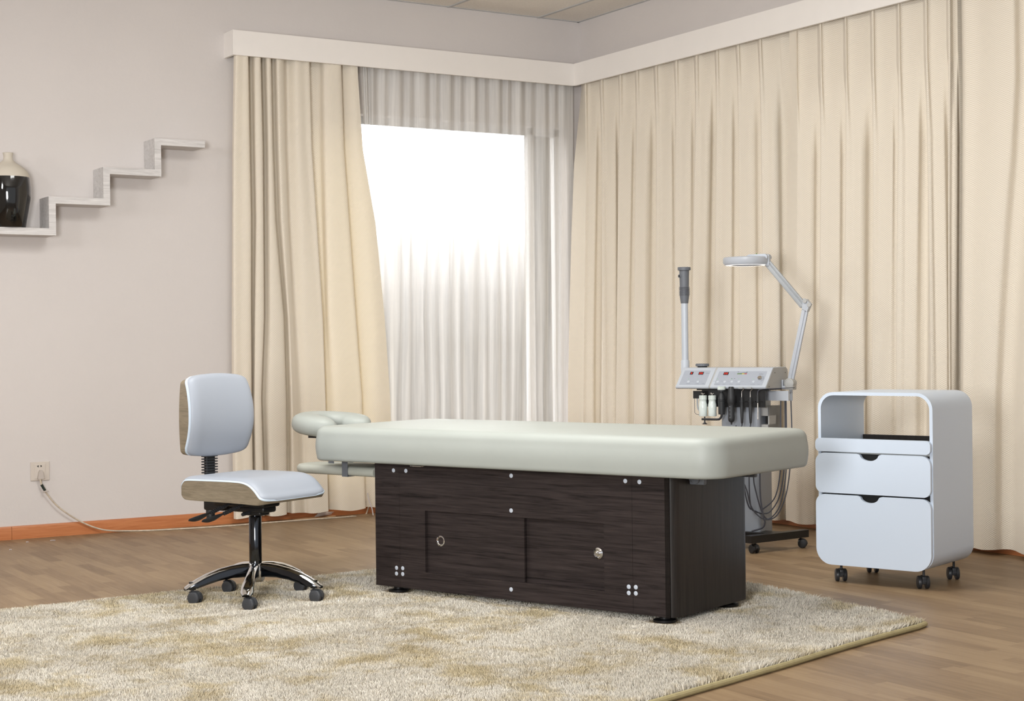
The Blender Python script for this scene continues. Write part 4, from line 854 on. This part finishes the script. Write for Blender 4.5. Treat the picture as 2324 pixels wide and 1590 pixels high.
# ------------------------------------------------------------------ magnifying lamp
LY = .255
def ly(px, py, y=LY): return TR.at_y(px, py, y)
lb_ = ly(1790, 905); lamp = thing('magnifying_lamp', 'white round magnifying lamp on a jointed arm at the right of the facial machine', 'lamp', tuple(TR.o + TR.X * lb_.x + TR.Y * LY + Vector((0, 0, lb_.z))), TR.th)
lo = Vector((lb_.x, LY, lb_.z))
def lq(px, py, dy=0): v = ly(px, py, LY + dy); return v - lo
a, b = lq(1795, 909), lq(1795, 884); MB().tube([a, b], .010, 14).build('mounting_pin', 'machine', lamp)
a, b = lq(1778, 883), lq(1790, 856); bb = MB(); bb.rbox(a.x, b.x, -.03, .02, a.z, a.z + .02, .004); bb.rbox(a.x, a.x + .008, -.03, .02, a.z, b.z - .012, .003); bb.build('base_bracket', 'machine', lamp)
c = lq(1795.5, 869); bb = MB(); bb.axis_lathe((c.x, -.03, c.z), (0, -1, 0), [(.026, -.05), (.028, 0), (.027, .006), (.022, .008), (.021, .006), (.017, .0075), (.004, .008)], 32); bb.rbox(c.x - .025, c.x + .025, -.036, .02, lq(1795, 884).z, c.z, .005); bb.build('base_joint', 'machine_side', lamp)
def arm(name, p0, p1, w_, rail, mat):
    p0, p1 = lq(*p0), lq(*p1); d_ = (p1 - p0); L_ = d_.length; ang = math.atan2(d_.z, d_.x)
    mb = MB(); mb.m = Matrix.Translation(p0) @ Matrix.Rotation(-ang, 4, 'Y')
    mb.rbox(0, L_, -.011, .011, -w_ * .1, w_ * .5, .005); mb.rbox(.005, L_ - .005, -.009, .009, -w_ * .5, -w_ * .16, .004); mb.box(.01, L_ - .01, -.006, .006, -w_ * .3, w_ * .1)
    return mb.build(name, mat, lamp)
arm('lower_arm', (1795, 862), (1828, 702), .036, 0, 'lampgrey'); arm('upper_arm', (1824, 694), (1742, 596), .040, 0, 'lamparm')
j = MB(); e1, e2, e3, e4 = lq(1825.5, 677), lq(1841, 690), lq(1834, 707), lq(1822, 700)
j.prism([(e1.x, e1.z), (e4.x, e4.z), (e3.x, e3.z), (e2.x, e2.z), (lq(1833, 679).x, lq(1833, 679).z)], -.018, .016, 'xz'); j.build('elbow_joint', 'lampgrey', lamp, smooth=False)
for px, py, r in ((1830, 683, .0115), (1839.5, 691.5, .0125)): c = lq(px, py); MB().disc((c.x, -.018, c.z), (0, -1, 0), r, .008).build('joint_knob', 'machine_side', lamp)
hl, hr_, hc = lq(1644.3, 592), lq(1746, 592), lq(1695, 592); R_l = (hr_.x - hl.x) / 2 * .985; zt_, zb_ = lq(1695, 583.5).z, lq(1695, 601.5).z
hd_ = MB(); n_ = 56; pr_ = [(.62, zb_ + .004), (.60, zb_ - .001), (.93, zb_), (1, zb_ + .012), (1, zt_ - .006), (.95, zt_), (.60, zt_ + .002), (.60, zb_ + .02), (.62, zb_ + .004)]
hd_.loft([[(hc.x + R_l * s_ * math.cos(2 * PI * j / n_), R_l * s_ * math.sin(2 * PI * j / n_), z) for j in range(n_)] for s_, z in pr_], cap=False); lh = hd_.build('lamp_head', 'lampgrey', lamp, ang=40)
rg_ = MB(); rg_.loft([[(hc.x + R_l * s_ * math.cos(2 * PI * j / n_), R_l * s_ * math.sin(2 * PI * j / n_), z) for j in range(n_)] for s_, z in ((.66, zb_ + .001), (.90, zb_ + .001), (.90, zb_ - .0012), (.66, zb_ - .0012), (.66, zb_ + .001))], cap=False); rg_.build('ring_light', 'glow', lh)
MB().lathe([(R_l * .3, zb_ + .006), (R_l * .598, zb_ + .011), (R_l * .598, zb_ + .015), (R_l * .3, zb_ + .020)], 40, (hc.x, 0, 0)).build('lens', 'lens', lh)
a, b = lq(1694.5, 583), lq(1746, 576); hp = MB(); a2 = lq(1705, 576)
hp.prism([(a.x, zt_ - .002), (a2.x, b.z), (b.x - .01, b.z), (b.x, b.z - .012), (b.x, zt_ - .012)], -.035, .035, 'xz'); hp.build('top_housing', 'machine', lh, smooth=False)
c = lq(1717, 575.4); MB().lathe([(.004, c.z - .004), (.003, c.z + .002)], 10, (c.x, 0, 0)).build('switch', 'ledg', lh)
c = lq(1745, 588); MB().rbox(c.x - .012, c.x + .006, -.016, .016, lq(1745, 604).z, lq(1745, 577).z, .005).build('head_joint', 'machine', lamp)

# ------------------------------------------------------------------ rug pile
def inside_half(P, a, b):  # signed distance to edge a->b (positive inside, clockwise or not handled by centre)
    d = (b - a); nrm = np.array([-d.y, d.x]) / d.length; s_ = (P - np.array(a[:])) @ nrm
    return s_ if (np.array(cen[:]) - np.array(a[:])) @ nrm > 0 else -s_
camxy = np.array([EYE.x, EYE.y]); fw2 = np.array([FW.x, FW.y]); rt2 = np.array([RT.x, RT.y])
def vnoise(P, s_, seed):
    r_ = np.random.default_rng(seed); g_ = r_.random((256, 256)); q = P * s_; i = np.floor(q).astype(int); f = q - i; f = f * f * (3 - 2 * f)
    G = lambda a, b: g_[(i[:, 0] + a) % 256, (i[:, 1] + b) % 256]
    return (G(0, 0) * (1 - f[:, 0]) + G(1, 0) * f[:, 0]) * (1 - f[:, 1]) + (G(0, 1) * (1 - f[:, 0]) + G(1, 1) * f[:, 0]) * f[:, 1]
xs = [q.x for q in poly]; ys = [q.y for q in poly]
NC = 1900000
P = np.stack([rng.uniform(min(xs), max(xs), NC), rng.uniform(min(ys), max(ys), NC)], 1)
ed = np.min(np.stack([inside_half(P, poly[i], poly[(i + 1) % 4]) for i in range(4)]), 0)
dep = (P - camxy) @ fw2; lat = (P - camxy) @ rt2
area = (max(xs) - min(xs)) * (max(ys) - min(ys)); dens = NC / area
want = np.where(dep < 6, 60000, np.where(dep < 7, 52000, 40000))
vis = (np.abs(lat) < dep * .345 + .15) & (dep > 4.85)
wide = (np.abs(lat) < dep * .42 + .6) & (dep > 4.0); want = np.where(vis, want, np.where(wide, 26000, 7000))
# beneath the bed the pile is only needed near its rim
Bx = (P - np.array([BD.o.x, BD.o.y])) @ np.array([BD.X.x, BD.X.y]); By = (P - np.array([BD.o.x, BD.o.y])) @ np.array([BD.Y.x, BD.Y.y])
want = np.where((Bx > -BLN + .1) & (Bx < -.1) & (By > .15) & (By < BW - .1), 2500, want)
keep = (ed > .004) & (rng.random(NC) < want / dens); P = P[keep]; ed = ed[keep]; dep = dep[keep]; Bx = Bx[keep]; By = By[keep]; n = len(P)
edR = np.minimum(inside_half(P, poly[0], poly[1]), inside_half(P, poly[1], poly[2]))
h = .019 + .017 * np.exp(-np.maximum(edR, 0) / .12)
big = vnoise(P, 4.6, 1) * .42 + vnoise(P, 10.0, 2) * .33 + vnoise(P, 24, 3) * .25
sm_ = vnoise(P, 38, 4) * .6 + vnoise(P, 90, 5) * .4
h *= .75 + .4 * sm_
dbx = np.maximum(np.maximum(-BLN - Bx, Bx), 0); dby = np.maximum(np.maximum(-By, By - BW), 0); db = np.hypot(dbx, dby)
h *= np.clip(.40 + db / .16, .40, 1)
pts_press = [CH.o.xy + Vector((math.cos(-2.10 + i * 2 * PI / 5), math.sin(-2.10 + i * 2 * PI / 5))) * .285 for i in range(5)]
for c in pts_press:
    dd = np.hypot(P[:, 0] - c.x, P[:, 1] - c.y); h *= np.clip(.22 + (dd - .03) / .12, .22, 1)
for fx, fy in ((-BLN + .09, .055), (-.085, .055), (-.07, BW - .07)):
    dd = np.hypot(Bx - fx, By - fy); h *= np.clip(.15 + (dd - .045) / .06, .15, 1)
ang = vnoise(P, 3.1, 8) * 4 * PI + rng.normal(0, 1.2, n); lean = (.04 + .16 * vnoise(P, 5.5, 9)) * h + np.abs(rng.normal(0, .30, n)) * h
dirx, diry = np.cos(ang) * lean, np.sin(ang) * lean
wdt = np.where(dep < 6, .0014, np.where(dep < 7, .0016, .0020)) * rng.uniform(.7, 1.3, n); wdt = np.where(vis[keep], wdt, wdt * 1.7)
fa = rng.uniform(0, PI, n); ax, ay = np.cos(fa) * wdt, np.sin(fa) * wdt
X = P[:, 0] - ro.x; Y = P[:, 1] - ro.y; z0 = np.full(n, .004)
v = np.empty((n, 5, 3), dtype=np.float32)
v[:, 0] = np.stack([X - ax, Y - ay, z0], 1); v[:, 1] = np.stack([X + ax, Y + ay, z0], 1)
v[:, 2] = np.stack([X + ax * .9 + dirx * .4, Y + ay * .9 + diry * .4, z0 + h * .62], 1); v[:, 3] = np.stack([X - ax * .9 + dirx * .4, Y - ay * .9 + diry * .4, z0 + h * .62], 1)
v[:, 4] = np.stack([X + dirx, Y + diry, z0 + h], 1)
me = bpy.data.meshes.new('pile'); me.vertices.add(n * 5); me.vertices.foreach_set('co', v.ravel())
base = (np.arange(n) * 5)[:, None]; loops = np.concatenate([base + np.array([0, 1, 2, 3]), base + np.array([3, 2, 4])], 1).ravel().astype(np.int32)
me.loops.add(n * 7); me.loops.foreach_set('vertex_index', loops)
st_ = np.empty((n, 2), dtype=np.int32); st_[:, 0] = np.arange(n) * 7; st_[:, 1] = st_[:, 0] + 4
me.polygons.add(n * 2); me.polygons.foreach_set('loop_start', st_.ravel()); me.polygons.foreach_set('use_smooth', [True] * (n * 2))
me.update(calc_edges=True)
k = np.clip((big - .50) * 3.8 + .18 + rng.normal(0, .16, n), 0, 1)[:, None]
cA = np.array([.85, .80, .705]); cB = np.array([.68, .585, .39]); base_c = cA * (1 - k) + cB * k  # golden patches paint the light and shade of leaning tufts
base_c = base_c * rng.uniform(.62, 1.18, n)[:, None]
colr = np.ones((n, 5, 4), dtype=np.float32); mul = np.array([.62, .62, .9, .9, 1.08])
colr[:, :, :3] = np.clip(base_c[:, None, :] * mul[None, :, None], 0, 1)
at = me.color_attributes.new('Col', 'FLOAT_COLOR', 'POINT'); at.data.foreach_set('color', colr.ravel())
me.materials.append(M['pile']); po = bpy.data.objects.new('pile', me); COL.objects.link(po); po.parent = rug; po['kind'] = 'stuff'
print('strands', n)

# ------------------------------------------------------------------ light
def area(name, loc, target, size, power, col=(1, 1, 1), sy=None):
    l = bpy.data.lights.new(name, 'AREA'); l.energy = power; l.color = col; l.size = size
    if sy: l.shape = 'RECTANGLE'; l.size_y = sy
    o = bpy.data.objects.new(name, l); COL.objects.link(o); o.location = loc
    o.rotation_euler = (Vector(target) - Vector(loc)).to_track_quat('-Z', 'Y').to_euler(); return o
area('studio_lamp', (-7.25, -3.2, 2.75), (-2.5, -2.0, 1.0), .5, 31, (1, 1, 1))
area('studio_lamp', (-8.5, -2.1, 2.35), (-2.5, -2.0, 1.0), .5, 33, (1, 1, 1))
area('added_top_fill', (-3.6, -4.0, 3.48), (-3.4, -4.0, 0), 1.6, 140, (1, 1, .97), 1.6)  # unseen fill light added to brighten tops, mainly the mattress
u_ = area('added_upper_fill', (-7.4, -8.4, 1.5), (-1.3, -1.2, 3.6), 1.2, 185, (1, 1, 1)); u_.data.spread = math.radians(120)  # unseen light added to brighten the ceiling and upper walls
wd = bpy.data.worlds.new('world'); scene.world = wd; wd.use_nodes = True; nt = wd.node_tree; bg = nt.nodes['Background']; L = nt.links.new
tc = N(nt, 'ShaderNodeTexCoord'); sp = N(nt, 'ShaderNodeSeparateXYZ'); L(tc.outputs['Generated'], sp.inputs[0])
el = N(nt, 'ShaderNodeValToRGB'); cr = el.color_ramp; cr.elements[0].position = .47; cr.elements[0].color = (.02, .02, .02, 1); cr.elements[1].position = .55; cr.elements[1].color = (1, 1, 1, 1)
e = cr.elements.new(.50); e.color = (.03, .03, .03, 1); e = cr.elements.new(.515); e.color = (.09, .09, .09, 1); e = cr.elements.new(.53); e.color = (.26, .26, .26, 1)
ma = N(nt, 'ShaderNodeMath', operation='MULTIPLY_ADD'); ma.inputs[1].default_value = .5; ma.inputs[2].default_value = .5; L(sp.outputs[2], ma.inputs[0]); L(ma.outputs[0], el.inputs[0])
mr = N(nt, 'ShaderNodeMapRange'); mr.inputs[1].default_value = -.05; mr.inputs[2].default_value = .25; L(sp.outputs[1], mr.inputs[0])
mx = N(nt, 'ShaderNodeMixRGB'); L(mr.outputs[0], mx.inputs[0]); mx.inputs[1].default_value = (.085, .087, .090, 1); L(el.outputs[0], mx.inputs[2])
L(mx.outputs[0], bg.inputs[0]); bg.inputs[1].default_value = 9.0
scene.view_settings.view_transform = 'Standard'; scene.view_settings.look = 'None'; scene.view_settings.exposure = -0.35; scene.view_settings.gamma = 1
scene.view_settings.use_curve_mapping = False
scene.cycles.max_bounces = 8; scene.cycles.transparent_max_bounces = 16; scene.cycles.sample_clamp_indirect = 6
